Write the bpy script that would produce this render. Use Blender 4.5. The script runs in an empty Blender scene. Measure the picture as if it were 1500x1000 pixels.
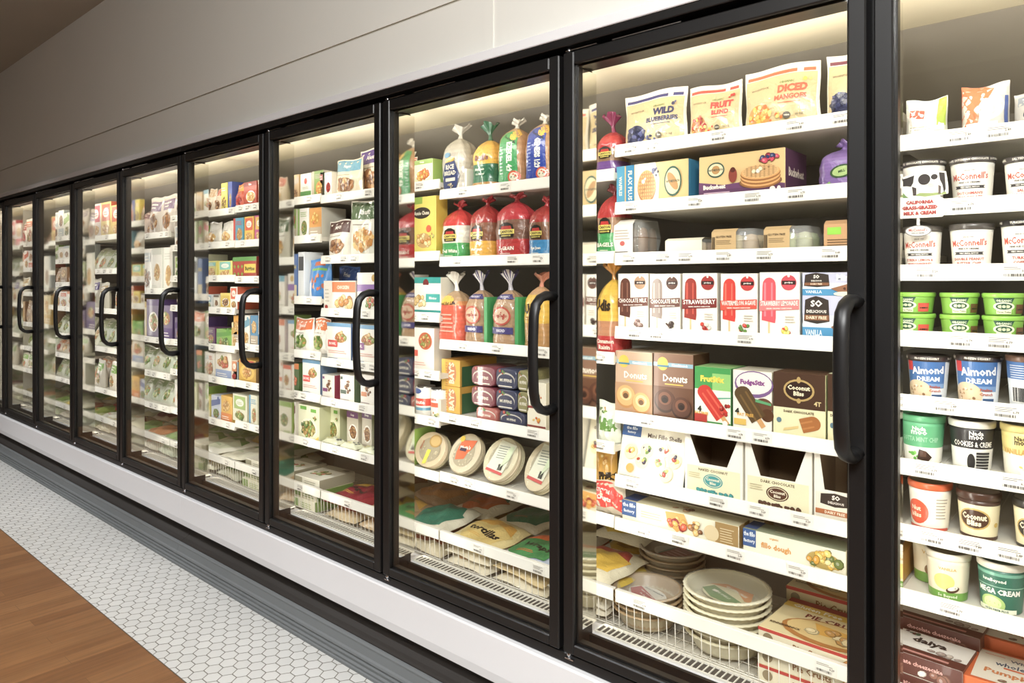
import bpy, bmesh, math, random
from math import sin, cos, pi, radians as R
from mathutils import Vector, Matrix
sc = bpy.context.scene
COL = sc.collection
# ---------------------------------------------------------------- camera, world, lights, exposure
cd = bpy.data.cameras.new('camera'); cam = bpy.data.objects.new('camera', cd); COL.objects.link(cam)
cam.location = (0, 0, 1.33); cam.rotation_euler = (R(90), 0, R(41.24))
cd.sensor_width = 36; cd.lens = 24.96; cd.shift_y = -0.058; cd.clip_start = .02
sc.camera = cam
vs = sc.view_settings
vs.view_transform = 'Standard'; vs.look = 'None'; vs.gamma = 1; vs.exposure = 0.0; vs.use_curve_mapping = False
w = bpy.data.worlds.new('world'); sc.world = w; w.use_nodes = True
w.node_tree.nodes['Background'].inputs[0].default_value = (1, .97, .92, 1)
w.node_tree.nodes['Background'].inputs[1].default_value = .03

def aim(o, d):
    o.rotation_euler = Vector(d).to_track_quat('-Z', 'Y').to_euler()
def area(name, loc, d, sx, sy, power, col, spread=180):
    l = bpy.data.lights.new(name, 'AREA'); l.shape = 'RECTANGLE'; l.size = sx; l.size_y = sy
    l.energy = power; l.color = col; l.spread = R(spread)
    o = bpy.data.objects.new(name, l); COL.objects.link(o); o.location = loc; aim(o, d); return o
NEU = (1, 1, .985); LED = (1, .945, .84)
# ceiling panel lamps of the shop, over and behind the camera
area('ceiling_lamp', (0.6, -.7, 2.9), (-.25, .75, -.75), 1.6, .9, 215, NEU)
area('ceiling_lamp', (-.6, -.6, 2.93), (-.1, .5, -1), 1.2, .6, 22, NEU)
# down lights along the aisle, narrow cones that keep off the upper wall
for i in range(6):
    l = bpy.data.lights.new('downlight', 'SPOT'); l.energy = (125, 122, 118, 108, 78, 42)[i]; l.color = (.97, .985, 1)
    l.spot_size = R(84); l.spot_blend = .45; l.shadow_soft_size = .08
    o = bpy.data.objects.new('downlight', l); COL.objects.link(o)
    o.location = (-7.0 + 1.45 * i, -.15, 2.9); aim(o, (0, .38, -1))
# lamps on the back of each door post inside the freezer; the canopy row is added fill
PITCH = .755; G9 = -.388                      # door gaps: G9 + PITCH*(k-9)
def gap(k): return G9 + PITCH * (k - 9)
for k in range(0, 11):
    g = gap(k)
    if k < 10: area('freezer_lamp', (g + .022, 1.632, 1.13), (.62, .78, 0), .018, 1.5, 1.45, LED, 125)
    if k > 0: area('freezer_lamp', (g - .022, 1.632, 1.13), (-.62, .78, 0), .018, 1.5, 1.45, LED, 125)
for k in range(0, 10):  # added fill lights that brighten the case ceiling
    area('canopy_fill', (gap(k) + PITCH / 2, 1.616, 1.845), (0, .88, .5), .66, .04, 1.35, LED, 160)

# ---------------------------------------------------------------- tools
def lin(h):
    if not isinstance(h, str): return tuple(h)[:3]
    h = h.lstrip('#')
    if len(h) == 3: h = ''.join(c * 2 for c in h)
    r = []
    for i in (0, 2, 4):
        c = int(h[i:i + 2], 16) / 255
        r.append(c / 12.92 if c <= .04045 else ((c + .055) / 1.055) ** 2.4)
    return tuple(r)
_M = {}
def hazed(c, k=.12):  # greys every colour a little, painting in the haze of the glass
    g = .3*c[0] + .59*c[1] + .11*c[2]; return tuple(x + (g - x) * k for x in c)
def mat(name, col='#888', rough=.5, metal=0, noise=0, nscale=20, bump=0, coat=0, alpha=1, spec=.5, trans=0):
    if name in _M: return _M[name]
    m = bpy.data.materials.new(name); m.use_nodes = True; nt = m.node_tree; b = nt.nodes['Principled BSDF']
    c = lin(col)
    b.inputs['Base Color'].default_value = (*c, 1); b.inputs['Roughness'].default_value = rough
    b.inputs['Metallic'].default_value = metal; b.inputs['Coat Weight'].default_value = coat
    b.inputs['Alpha'].default_value = alpha; b.inputs['Specular IOR Level'].default_value = spec
    b.inputs['Transmission Weight'].default_value = trans
    if noise or bump:
        tc = nt.nodes.new('ShaderNodeTexCoord'); n = nt.nodes.new('ShaderNodeTexNoise'); n.inputs['Scale'].default_value = nscale
        n.inputs['Detail'].default_value = 4
        nt.links.new(tc.outputs['Object'], n.inputs['Vector'])
        if noise:
            mr = nt.nodes.new('ShaderNodeMapRange'); mr.inputs[3].default_value = 1 - noise; mr.inputs[4].default_value = 1 + noise
            nt.links.new(n.outputs[0], mr.inputs[0])
            vm = nt.nodes.new('ShaderNodeVectorMath'); vm.operation = 'SCALE'; vm.inputs[0].default_value = c
            nt.links.new(mr.outputs[0], vm.inputs['Scale']); nt.links.new(vm.outputs[0], b.inputs['Base Color'])
        if bump:
            bp = nt.nodes.new('ShaderNodeBump'); bp.inputs['Strength'].default_value = bump; bp.inputs['Distance'].default_value = .01
            nt.links.new(n.outputs[0], bp.inputs['Height']); nt.links.new(bp.outputs[0], b.inputs['Normal'])
    _M[name] = m; return m
def attr_mat(name, rough, coat=0, bump=0, nscale=60, alpha=1):
    m = mat(name, '#fff', rough, coat=coat, alpha=alpha); nt = m.node_tree; b = nt.nodes['Principled BSDF']
    a = nt.nodes.new('ShaderNodeAttribute'); a.attribute_name = 'Col'
    nt.links.new(a.outputs['Color'], b.inputs['Base Color'])
    b.inputs['Coat Roughness'].default_value = .05
    if bump:
        tc = nt.nodes.new('ShaderNodeTexCoord'); n = nt.nodes.new('ShaderNodeTexNoise'); n.inputs['Scale'].default_value = nscale; n.inputs['Distortion'].default_value = 1.5; n.inputs['Detail'].default_value = 3
        bp = nt.nodes.new('ShaderNodeBump'); bp.inputs['Strength'].default_value = bump; bp.inputs['Distance'].default_value = .004
        nt.links.new(tc.outputs['Object'], n.inputs['Vector']); nt.links.new(n.outputs[0], bp.inputs['Height']); nt.links.new(bp.outputs[0], b.inputs['Normal'])
    return m
PAPER = attr_mat('printed_card', .42, coat=.12)
FILM = attr_mat('printed_film', .34, coat=.5, bump=.75, nscale=38)
LOAFM = attr_mat('bread_bag_film', .3, coat=.7, bump=1.0, nscale=30)
PLAST = attr_mat('moulded_plastic', .3, coat=.2)
MATTE = attr_mat('plain_matte', .7)
CLEAR2 = mat('thin_clear_film', '#efe9da', .2, alpha=.10, coat=.4, bump=.9, nscale=25)
CLEAR = mat('clear_plastic', '#f4f4ee', .12, alpha=.22, coat=.5, bump=.4, nscale=30)

class MB:
    def __init__(s): s.v = []; s.f = []; s.c = []; s.sm = []
    def face(s, idx, col, smooth=False): s.f.append(idx); s.c.append(col); s.sm.append(smooth)
    def add(s, pts, col, smooth=False):
        n = len(s.v); s.v += [tuple(p) for p in pts]; s.face(tuple(range(n, n + len(pts))), col, smooth)
    def box(s, x0, y0, z0, x1, y1, z1, col, cols=None, b=0):
        """box with chamfered edges; cols: dict front/back/left/right/top/bottom"""
        cols = cols or {}
        col = lin(col); cc = lambda k: lin(cols[k]) if k in cols else col
        b = min(b, (x1 - x0) / 3, (y1 - y0) / 3, (z1 - z0) / 3)
        if b <= 0:
            n = len(s.v); s.v += [(x0, y0, z0), (x1, y0, z0), (x1, y1, z0), (x0, y1, z0), (x0, y0, z1), (x1, y0, z1), (x1, y1, z1), (x0, y1, z1)]
            for k, i in (('front', (0, 1, 5, 4)), ('right', (1, 2, 6, 5)), ('back', (2, 3, 7, 6)), ('left', (3, 0, 4, 7)), ('top', (4, 5, 6, 7)), ('bottom', (3, 2, 1, 0))):
                s.face(tuple(n + j for j in i), cc(k))
            return
        X, Y, Z = (x0, x1), (y0, y1), (z0, z1)
        n = len(s.v); ix = {}
        for i in (0, 1):
            for j in (0, 1):
                for k in (0, 1):
                    sx, sy, sz = (1, -1)[i], (1, -1)[j], (1, -1)[k]
                    for a in range(3):
                        p = [X[i] + sx * b, Y[j] + sy * b, Z[k] + sz * b]; p[a] = (X[i], Y[j], Z[k])[a]
                        ix[i, j, k, a] = len(s.v); s.v.append(tuple(p))
        def q(ids, col): s.face(tuple(ids), col)
        q([ix[0,0,0,1], ix[1,0,0,1], ix[1,0,1,1], ix[0,0,1,1]], cc('front')); q([ix[1,1,0,1], ix[0,1,0,1], ix[0,1,1,1], ix[1,1,1,1]], cc('back'))
        q([ix[1,0,0,0], ix[1,1,0,0], ix[1,1,1,0], ix[1,0,1,0]], cc('right')); q([ix[0,1,0,0], ix[0,0,0,0], ix[0,0,1,0], ix[0,1,1,0]], cc('left'))
        q([ix[0,0,1,2], ix[1,0,1,2], ix[1,1,1,2], ix[0,1,1,2]], cc('top')); q([ix[0,1,0,2], ix[1,1,0,2], ix[1,0,0,2], ix[0,0,0,2]], cc('bottom'))
        for i in (0, 1):
            for j in (0, 1): q([ix[i,j,0,0], ix[i,j,1,0], ix[i,j,1,1], ix[i,j,0,1]], cc('front' if j == 0 else 'back'))
            for k in (0, 1): q([ix[i,0,k,0], ix[i,1,k,0], ix[i,1,k,2], ix[i,0,k,2]], cc('right' if i else 'left'))
        for j in (0, 1):
            for k in (0, 1): q([ix[0,j,k,1], ix[1,j,k,1], ix[1,j,k,2], ix[0,j,k,2]], cc('top' if k else 'bottom'))
        for i in (0, 1):
            for j in (0, 1):
                for k in (0, 1): q([ix[i,j,k,0], ix[i,j,k,1], ix[i,j,k,2]], col)
    def rings(s, rings, col, cap0=True, cap1=True, smooth=True, closed=True):
        n = len(s.v); m = len(rings[0]); cf = col if callable(col) else (lambda i, c=lin(col): c)
        for r in rings: s.v += [tuple(p) for p in r]
        for i in range(len(rings) - 1):
            c = cf(i)
            for j in range(m if closed else m - 1):
                k = (j + 1) % m
                s.face((n + i*m + j, n + i*m + k, n + (i+1)*m + k, n + (i+1)*m + j), c, smooth)
        if cap0: s.face(tuple(n + j for j in range(m))[::-1], cf(0))
        if cap1: s.face(tuple(n + (len(rings)-1)*m + j for j in range(m)), cf(len(rings)-2))
    def lathe(s, prof, col, seg=32, cap0=True, cap1=True, cx=0, cy=0, mod=None):
        rs = []
        for i, (r, z) in enumerate(prof):
            rs.append([(cx + r * (mod(i, j / seg * 2 * pi) if mod else 1) * cos(j / seg * 2 * pi), cy + r * (mod(i, j / seg * 2 * pi) if mod else 1) * sin(j / seg * 2 * pi), z) for j in range(seg)])
        s.rings(rs, col, cap0, cap1)
    def tube(s, pts, r, col, seg=8, caps=True, side=None):
        pts = [Vector(p) for p in pts]; rs = []
        for i, p in enumerate(pts):
            t = (pts[min(i+1, len(pts)-1)] - pts[max(i-1, 0)]).normalized()
            a = t.cross(Vector((0, 0, 1)))
            if a.length < 1e-3: a = t.cross(Vector((1, 0, 0)))
            if side: a = Vector(side)
            a.normalize(); b = t.cross(a)
            rr = r[i] if isinstance(r, (list, tuple)) else r
            if not isinstance(rr, (list, tuple)): rr = (rr, rr)
            rs.append([p + a * rr[0] * cos(2*pi*j/seg) + b * rr[1] * sin(2*pi*j/seg) for j in range(seg)])
        s.rings(rs, col, caps, caps)
    def prism(s, poly, y0, y1, col, ax='y'):
        """extrude a polygon (x,z) along y, or (y,z) along x when ax='x'"""
        f = (lambda a, b, t: (a, t, b)) if ax == 'y' else (lambda a, b, t: (t, a, b))
        n = len(s.v); m = len(poly); c = lin(col)
        s.v += [f(a, b, y0) for a, b in poly] + [f(a, b, y1) for a, b in poly]
        s.face(tuple(range(n, n + m)), c); s.face(tuple(range(n + m, n + 2*m))[::-1], c)
        for j in range(m): k = (j + 1) % m; s.face((n+j, n+m+j, n+m+k, n+k), c)
    def xf(s, M, start=0):
        for i in range(start, len(s.v)): s.v[i] = tuple(M @ Vector(s.v[i]))
    def mesh(s, name, m):
        me = bpy.data.meshes.new(name); me.from_pydata(s.v, [], s.f)
        a = me.attributes.new('Col', 'FLOAT_COLOR', 'CORNER'); buf = []
        for f, c in zip(s.f, [hazed(c) for c in s.c]): buf += [c[0], c[1], c[2], 1.0] * len(f)
        a.data.foreach_set('color', buf)
        me.polygons.foreach_set('use_smooth', s.sm)
        me.materials.append(m); me.update()
        return me
    def build(s, name, m, parent=None, loc=None):
        o = bpy.data.objects.new(name, s.mesh(name, m)); COL.objects.link(o)
        if parent: o.parent = parent
        if loc: o.location = loc
        return o
def fixn(o):
    bm = bmesh.new(); bm.from_mesh(o.data); bmesh.ops.recalc_face_normals(bm, faces=bm.faces); bm.to_mesh(o.data); bm.free(); return o
def empty(name, loc=(0, 0, 0), rz=0):
    o = bpy.data.objects.new(name, None); COL.objects.link(o); o.location = loc; o.rotation_euler = (0, 0, rz); o.empty_display_size = .05; return o
def tag(o, label=None, cat=None, group=None, kind=None):
    for k, v in (('label', label), ('category', cat), ('group', group), ('kind', kind)):
        if v: o[k] = v
    return o
def simple_box(name, x0, y0, z0, x1, y1, z1, m, parent=None, b=0):
    q = MB(); q.box(x0, y0, z0, x1, y1, z1, '#fff', b=b); return q.build(name, m, parent)

# ---- lettering: glyph outlines filled as triangles, unit cap height
_TX = {}
def glyphs(text, res=1, bold=0.0):
    k = (text, res, bold)
    if k in _TX: return _TX[k]
    cu = bpy.data.curves.new('t', 'FONT'); cu.body = text; cu.resolution_u = res; cu.offset = bold; cu.fill_mode = 'FRONT'; cu.dimensions = '2D'
    ob = bpy.data.objects.new('t', cu); me = bpy.data.meshes.new_from_object(ob)
    me.calc_loop_triangles()
    vs_ = [(v.co.x, v.co.y) for v in me.vertices]; tr = [tuple(t.vertices) for t in me.loop_triangles]
    bpy.data.objects.remove(ob); bpy.data.curves.remove(cu); bpy.data.meshes.remove(me)
    if not vs_: _TX[k] = ([], 1, 1); return _TX[k]
    x0 = min(v[0] for v in vs_); x1 = max(v[0] for v in vs_); y0 = min(v[1] for v in vs_); y1 = max(v[1] for v in vs_)
    h = y1 - y0; tris = [[((vs_[i][0] - (x0 + x1) / 2) / h, (vs_[i][1] - (y0 + y1) / 2) / h) for i in t] for t in tr]
    _TX[k] = (tris, (x1 - x0) / h, 1); return _TX[k]

class Art:
    """printed artwork laid on a face: coordinates are metres (x right, z up) from the face centre-bottom"""
    def __init__(s, mb, w, h, surf, maxlen=None):
        s.mb, s.w, s.h, s.surf, s.maxlen, s.n = mb, w, h, surf, maxlen, 1; s.st = 1
    def _tri(s, t, col, off):
        st = [t]
        while st:
            a = st.pop()
            if s.maxlen:
                L = [math.dist(a[i], a[(i+1) % 3]) for i in range(3)]; m = max(L)
                if m > s.maxlen:
                    i = L.index(m); p, q, r = a[i], a[(i+1) % 3], a[(i+2) % 3]; mm = ((p[0]+q[0])/2, (p[1]+q[1])/2)
                    st += [(p, mm, r), (mm, q, r)]; continue
            s.mb.add([s.surf(x, z, off) for x, z in a], col, bool(s.maxlen))
    def tris(s, T, col):
        off = .0004 + .00016 * s.n; s.n += s.st; c = lin(col)
        for t in T: s._tri(t, c, off)
    def poly(s, P, col):
        P = [((x - .5) * s.w, z * s.h) for x, z in P]
        if s.maxlen:
            cx = sum(p[0] for p in P) / len(P); cz = sum(p[1] for p in P) / len(P)
            s.tris([((cx, cz), P[i], P[(i+1) % len(P)]) for i in range(len(P))], col)
        else:
            off = .0004 + .00016 * s.n; s.n += s.st; s.mb.add([s.surf(x, z, off) for x, z in P], lin(col))
    def R(s, x0, z0, x1, z1, col): s.poly([(x0, z0), (x1, z0), (x1, z1), (x0, z1)], col)
    def E(s, cx, cz, rx, rz, col, n=20, rot=0, same=False):
        """ellipse; radii as fractions of w and h; same=True: rz is taken in widths too"""
        k = s.w / s.h
        P = []
        for i in range(n):
            a = 2 * pi * i / n; x = rx * cos(a); z = (rz if same else rz / k) * sin(a)   # widths
            x, z = x * cos(rot) - z * sin(rot), x * sin(rot) + z * cos(rot)
            P.append((cx + x, cz + z * k))
        s.poly(P, col)
    def T(s, text, cx, cz, hh, col, maxw=.9, rot=0, res=1, bold=.03, squeeze=1):
        """text centred at (cx,cz), height hh (fraction of h), squeezed to maxw (fraction of w)"""
        tr, ww, _ = glyphs(text, res, bold); H = hh * s.h; sx = H * squeeze
        lim = maxw * (s.w if abs(rot) < .8 else s.h)
        if ww * sx > lim: sx = lim / ww
        X, Z = (cx - .5) * s.w, cz * s.h; c, n = cos(rot), sin(rot)
        s.tris([[(X + x*sx*c - z*H*n, Z + x*sx*n + z*H*c) for x, z in t] for t in tr], col)
    def blobs(s, cx, cz, rx, rz, cols, n, seed=1, size=.3, asp=1.0):
        rg = random.Random(seed)
        if n >= 20 and rx < .44:
            L = [lin(c) for c in cols]; s.E(cx, cz, rx * .82, rz * .82, tuple(sum(c[i] for c in L) / len(L) * .72 for i in range(3)), n=22)
        s.st = .35 if s.maxlen else .12
        for i in range(n):
            a = rg.random() * 2 * pi; q = math.sqrt(rg.random()) * .8; r = size * rg.uniform(.6, 1.1) * rx
            c = lin(rg.choice(cols)); x, z, rb, ro = cx + rx * q * cos(a), cz + rz * q * sin(a), r * asp * rg.uniform(.6, 1), rg.random() * 3
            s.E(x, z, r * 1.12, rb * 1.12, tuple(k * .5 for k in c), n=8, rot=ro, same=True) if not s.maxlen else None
            s.E(x - r * .08, z + rb * .08, r * .92, rb * .92, c, n=8, rot=ro, same=True)
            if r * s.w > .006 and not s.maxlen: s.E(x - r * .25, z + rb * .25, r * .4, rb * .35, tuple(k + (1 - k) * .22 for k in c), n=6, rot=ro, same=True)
        s.st = 1; s.n += 1
    def lines(s, x0, z0, x1, z1, n, col, duty=.35, seed=3):
        rg = random.Random(seed); d = (z1 - z0) / n
        for i in range(n): s.R(x0, z0 + i*d, x1 - (x1-x0) * rg.random() * .3, z0 + (i + duty) * d, col)
    def bars(s, x0, z0, x1, z1, n, col='#222', seed=5):
        rg = random.Random(seed); d = (x1 - x0) / n
        for i in range(n): s.R(x0 + i*d, z0, x0 + (i + rg.choice((.3, .5, .75))) * d, z1, col)
def flat(y=0): return lambda x, z, off: (x, y - off, z)
# ---------------------------------------------------------------- setting: floors, walls, ceiling
def nd(nt, t, **k):
    n = nt.nodes.new(t)
    for a, b in k.items(): setattr(n, a, b)
    return n
def wood_mat():
    m = bpy.data.materials.new('wood_strip_floor'); m.use_nodes = True; nt = m.node_tree; b = nt.nodes['Principled BSDF']; L = nt.links.new
    tc = nd(nt, 'ShaderNodeTexCoord'); mp = nd(nt, 'ShaderNodeMapping'); mp.inputs['Rotation'].default_value = (0, 0, R(90)); L(tc.outputs['Object'], mp.inputs[0])
    br = nd(nt, 'ShaderNodeTexBrick'); br.offset = .37; br.offset_frequency = 3
    for k, v in (('Scale', 1), ('Brick Width', .62), ('Row Height', .068), ('Mortar Size', .0006), ('Mortar Smooth', .1), ('Bias', 0)): br.inputs[k].default_value = v
    br.inputs['Color1'].default_value = (*lin('#8f6540'), 1); br.inputs['Color2'].default_value = (*lin('#7a5232'), 1); br.inputs['Mortar'].default_value = (*lin('#5f4228'), 1)
    L(mp.outputs[0], br.inputs['Vector'])
    m2 = nd(nt, 'ShaderNodeMapping'); m2.inputs['Scale'].default_value = (1.6, 30, 1); L(mp.outputs[0], m2.inputs[0])
    n = nd(nt, 'ShaderNodeTexNoise'); n.inputs['Scale'].default_value = 2.2; n.inputs['Detail'].default_value = 6; L(m2.outputs[0], n.inputs['Vector'])
    mr = nd(nt, 'ShaderNodeMapRange'); mr.inputs[1].default_value = .3; mr.inputs[2].default_value = .7; mr.inputs[3].default_value = .8; mr.inputs[4].default_value = 1.14; L(n.outputs[0], mr.inputs[0])
    vm = nd(nt, 'ShaderNodeVectorMath', operation='SCALE'); L(br.outputs['Color'], vm.inputs[0]); L(mr.outputs[0], vm.inputs['Scale'])
    L(vm.outputs[0], b.inputs['Base Color']); b.inputs['Roughness'].default_value = .42
    return m
def hex_mat(p=.0539):
    m = bpy.data.materials.new('hexagon_tile_floor'); m.use_nodes = True; nt = m.node_tree; b = nt.nodes['Principled BSDF']; L = nt.links.new
    tc = nd(nt, 'ShaderNodeTexCoord'); S = (math.sqrt(3) * p, p, 1)
    def vm(op, a=None, bb=None, c=None):
        n = nd(nt, 'ShaderNodeVectorMath', operation=op)
        for i, x in enumerate((a, bb, c)):
            if x is None: continue
            if isinstance(x, tuple): n.inputs[i].default_value = x
            else: L(x, n.inputs[i])
        return n
    def ma(op, a, bb=None, clamp=False):
        n = nd(nt, 'ShaderNodeMath', operation=op); n.use_clamp = clamp
        for i, x in enumerate((a, bb)):
            if x is None: continue
            if isinstance(x, (int, float)): n.inputs[i].default_value = x
            else: L(x, n.inputs[i])
        return n.outputs[0]
    P = vm('MULTIPLY', tc.outputs['Object'], (1, 1, 0)).outputs[0]
    hi = (S[0] / 2, S[1] / 2, 1); lo = (-S[0] / 2, -S[1] / 2, -1)
    A = vm('WRAP', P, hi, lo).outputs[0]
    P2 = vm('ADD', P, (S[0] / 2, S[1] / 2, 0)).outputs[0]
    B = vm('WRAP', P2, hi, lo).outputs[0]
    la = vm('LENGTH', A).outputs['Value']; lb = vm('LENGTH', B).outputs['Value']
    f = ma('LESS_THAN', lb, la)
    mx = nd(nt, 'ShaderNodeMix', data_type='VECTOR'); L(f, mx.inputs[0]); L(A, mx.inputs[4]); L(B, mx.inputs[5])
    C = vm('ABSOLUTE', mx.outputs[1]).outputs[0]; sp = nd(nt, 'ShaderNodeSeparateXYZ'); L(C, sp.inputs[0])
    d = ma('MAXIMUM', sp.outputs[1], ma('ADD', ma('MULTIPLY', sp.outputs[0], .8660254), ma('MULTIPLY', sp.outputs[1], .5)))
    e = ma('SUBTRACT', p / 2, d)                    # distance to the tile edge
    g = nd(nt, 'ShaderNodeMapRange'); g.inputs[1].default_value = .0013; g.inputs[2].default_value = .0021; L(e, g.inputs[0])
    cell = vm('SUBTRACT', P, mx.outputs[1]).outputs[0]
    wn = nd(nt, 'ShaderNodeTexWhiteNoise'); cs = vm('SCALE', vm('SNAP', cell, (.005, .005, 1)).outputs[0]); cs.inputs['Scale'].default_value = 37; L(cs.outputs[0], wn.inputs[0])
    mr = nd(nt, 'ShaderNodeMapRange'); mr.inputs[3].default_value = .955; mr.inputs[4].default_value = 1.03; L(wn.outputs[0], mr.inputs[0])
    tone = vm('SCALE', lin('#d0cfcb')); L(mr.outputs[0], tone.inputs['Scale'])
    mc = nd(nt, 'ShaderNodeMix', data_type='RGBA'); L(g.outputs[0], mc.inputs[0]); mc.inputs[6].default_value = (*lin('#716c62'), 1); L(tone.outputs[0], mc.inputs[7])
    L(mc.outputs[2], b.inputs['Base Color']); b.inputs['Roughness'].default_value = .38
    bp = nd(nt, 'ShaderNodeBump'); bp.inputs['Distance'].default_value = .001; bp.inputs['Strength'].default_value = .5; L(g.outputs[0], bp.inputs['Height']); L(bp.outputs[0], b.inputs['Normal'])
    return m
def struct(name, x0, y0, z0, x1, y1, z1, m, b=0): return tag(simple_box(name, x0, y0, z0, x1, y1, z1, m, b=b), kind='structure')
XL, XR, YF = -7.3, 2.6, -3.2
WALL = mat('painted_wall', '#e2e0d8', .75, noise=.02, nscale=3, bump=.08)
CEIL = mat('painted_ceiling', '#ada699', .9, noise=.05, nscale=2)
BLACKM = mat('black_metal', '#151414', .4, noise=.06, nscale=8)
DARK = mat('dark_recess', '#0c0b0b', .8)
WHITEM = mat('white_enamel', '#e4e3e4', .42, noise=.01, nscale=5)
LINER = mat('freezer_liner', '#d8d3c6', .5, noise=.03, nscale=4)
struct('floor', XL, YF, -.05, XR, 1.0575, 0, wood_mat())
struct('floor.001', XL, 1.061, -.05, XR, 2.6, 0, hex_mat())
struct('trim_1', XL, 1.0575, -.05, XR, 1.061, .0006, mat('floor_joint_strip', '#5d5248', .6))
struct('ceiling', XL, YF, 2.955, XR, 2.7, 3.05, CEIL)
struct('wall_left', XL - .1, YF, 0, XL, 2.7, 2.955, mat('end_wall_dark', '#6a5f52', .8))
struct('wall_right', XR, YF, 0, XR + .1, 2.7, 2.955, WALL)
struct('wall_front', XL, YF - .1, 0, XR, YF, 2.955, mat('shop_wall_dark', '#4a4038', .8, noise=.2, nscale=2))
struct('wall_back', XL, 2.6, 0, XR, 2.7, 2.955, WALL)
# bulkhead over the freezers: boards with a fine reveal line and one upright joint cover
struct('wall_bulkhead', XL, 1.53, 2.003, XR, 2.6, 2.191, WALL)
struct('wall_bulkhead.001', XL, 1.53, 2.199, XR, 2.6, 2.955, WALL)
struct('wall_bulkhead.002', XL, 1.536, 2.191, XR, 2.6, 2.199, mat('reveal_groove', '#c2bbad', .8))  # groove strip in its own beige grey
struct('trim_2', -1.452, 1.526, 2.004, -1.412, 1.53, 2.955, WALL)
struct('trim_3', XL, 1.497, 1.9735, XR, 1.531, 2.0025, WHITEM, b=.002)

# ---------------------------------------------------------------- freezer cases
GLASS = bpy.data.materials.new('door_glass'); GLASS.use_nodes = True; nt = GLASS.node_tree; nt.nodes.remove(nt.nodes['Principled BSDF'])
fr = nd(nt, 'ShaderNodeFresnel'); geo = nd(nt, 'ShaderNodeNewGeometry'); ior = nd(nt, 'ShaderNodeMapRange'); ior.inputs[3].default_value = 1.42; ior.inputs[4].default_value = 1 / 1.42
nt.links.new(geo.outputs['Backfacing'], ior.inputs[0]); nt.links.new(ior.outputs[0], fr.inputs[0])      # both faces of the pane reflect alike
tr = nd(nt, 'ShaderNodeBsdfTransparent'); tr.inputs[0].default_value = (.985, .99, .985, 1)
gl = nd(nt, 'ShaderNodeBsdfGlossy'); gl.inputs['Roughness'].default_value = .02
mxs = nd(nt, 'ShaderNodeMixShader'); nt.links.new(fr.outputs[0], mxs.inputs[0]); nt.links.new(tr.outputs[0], mxs.inputs[1]); nt.links.new(gl.outputs[0], mxs.inputs[2])
nt.links.new(mxs.outputs[0], nt.nodes['Material Output'].inputs[0])
MIRROR = mat('polished_reflector', '#e8e6e0', .06, metal=1)
CHROME = mat('bright_steel', '#cfcfd2', .25, metal=1)
SPACER = mat('glass_edge_spacer', '#2a2724', .35, metal=.3)
BUMPER = mat('grey_bumper_rail', '#6c6f70', .5, noise=.08, nscale=5)
WIRE = mat('white_wire', '#e6e2d6', .4)
RAILM = mat('price_rail_plastic', '#f1eee4', .35)

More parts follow.
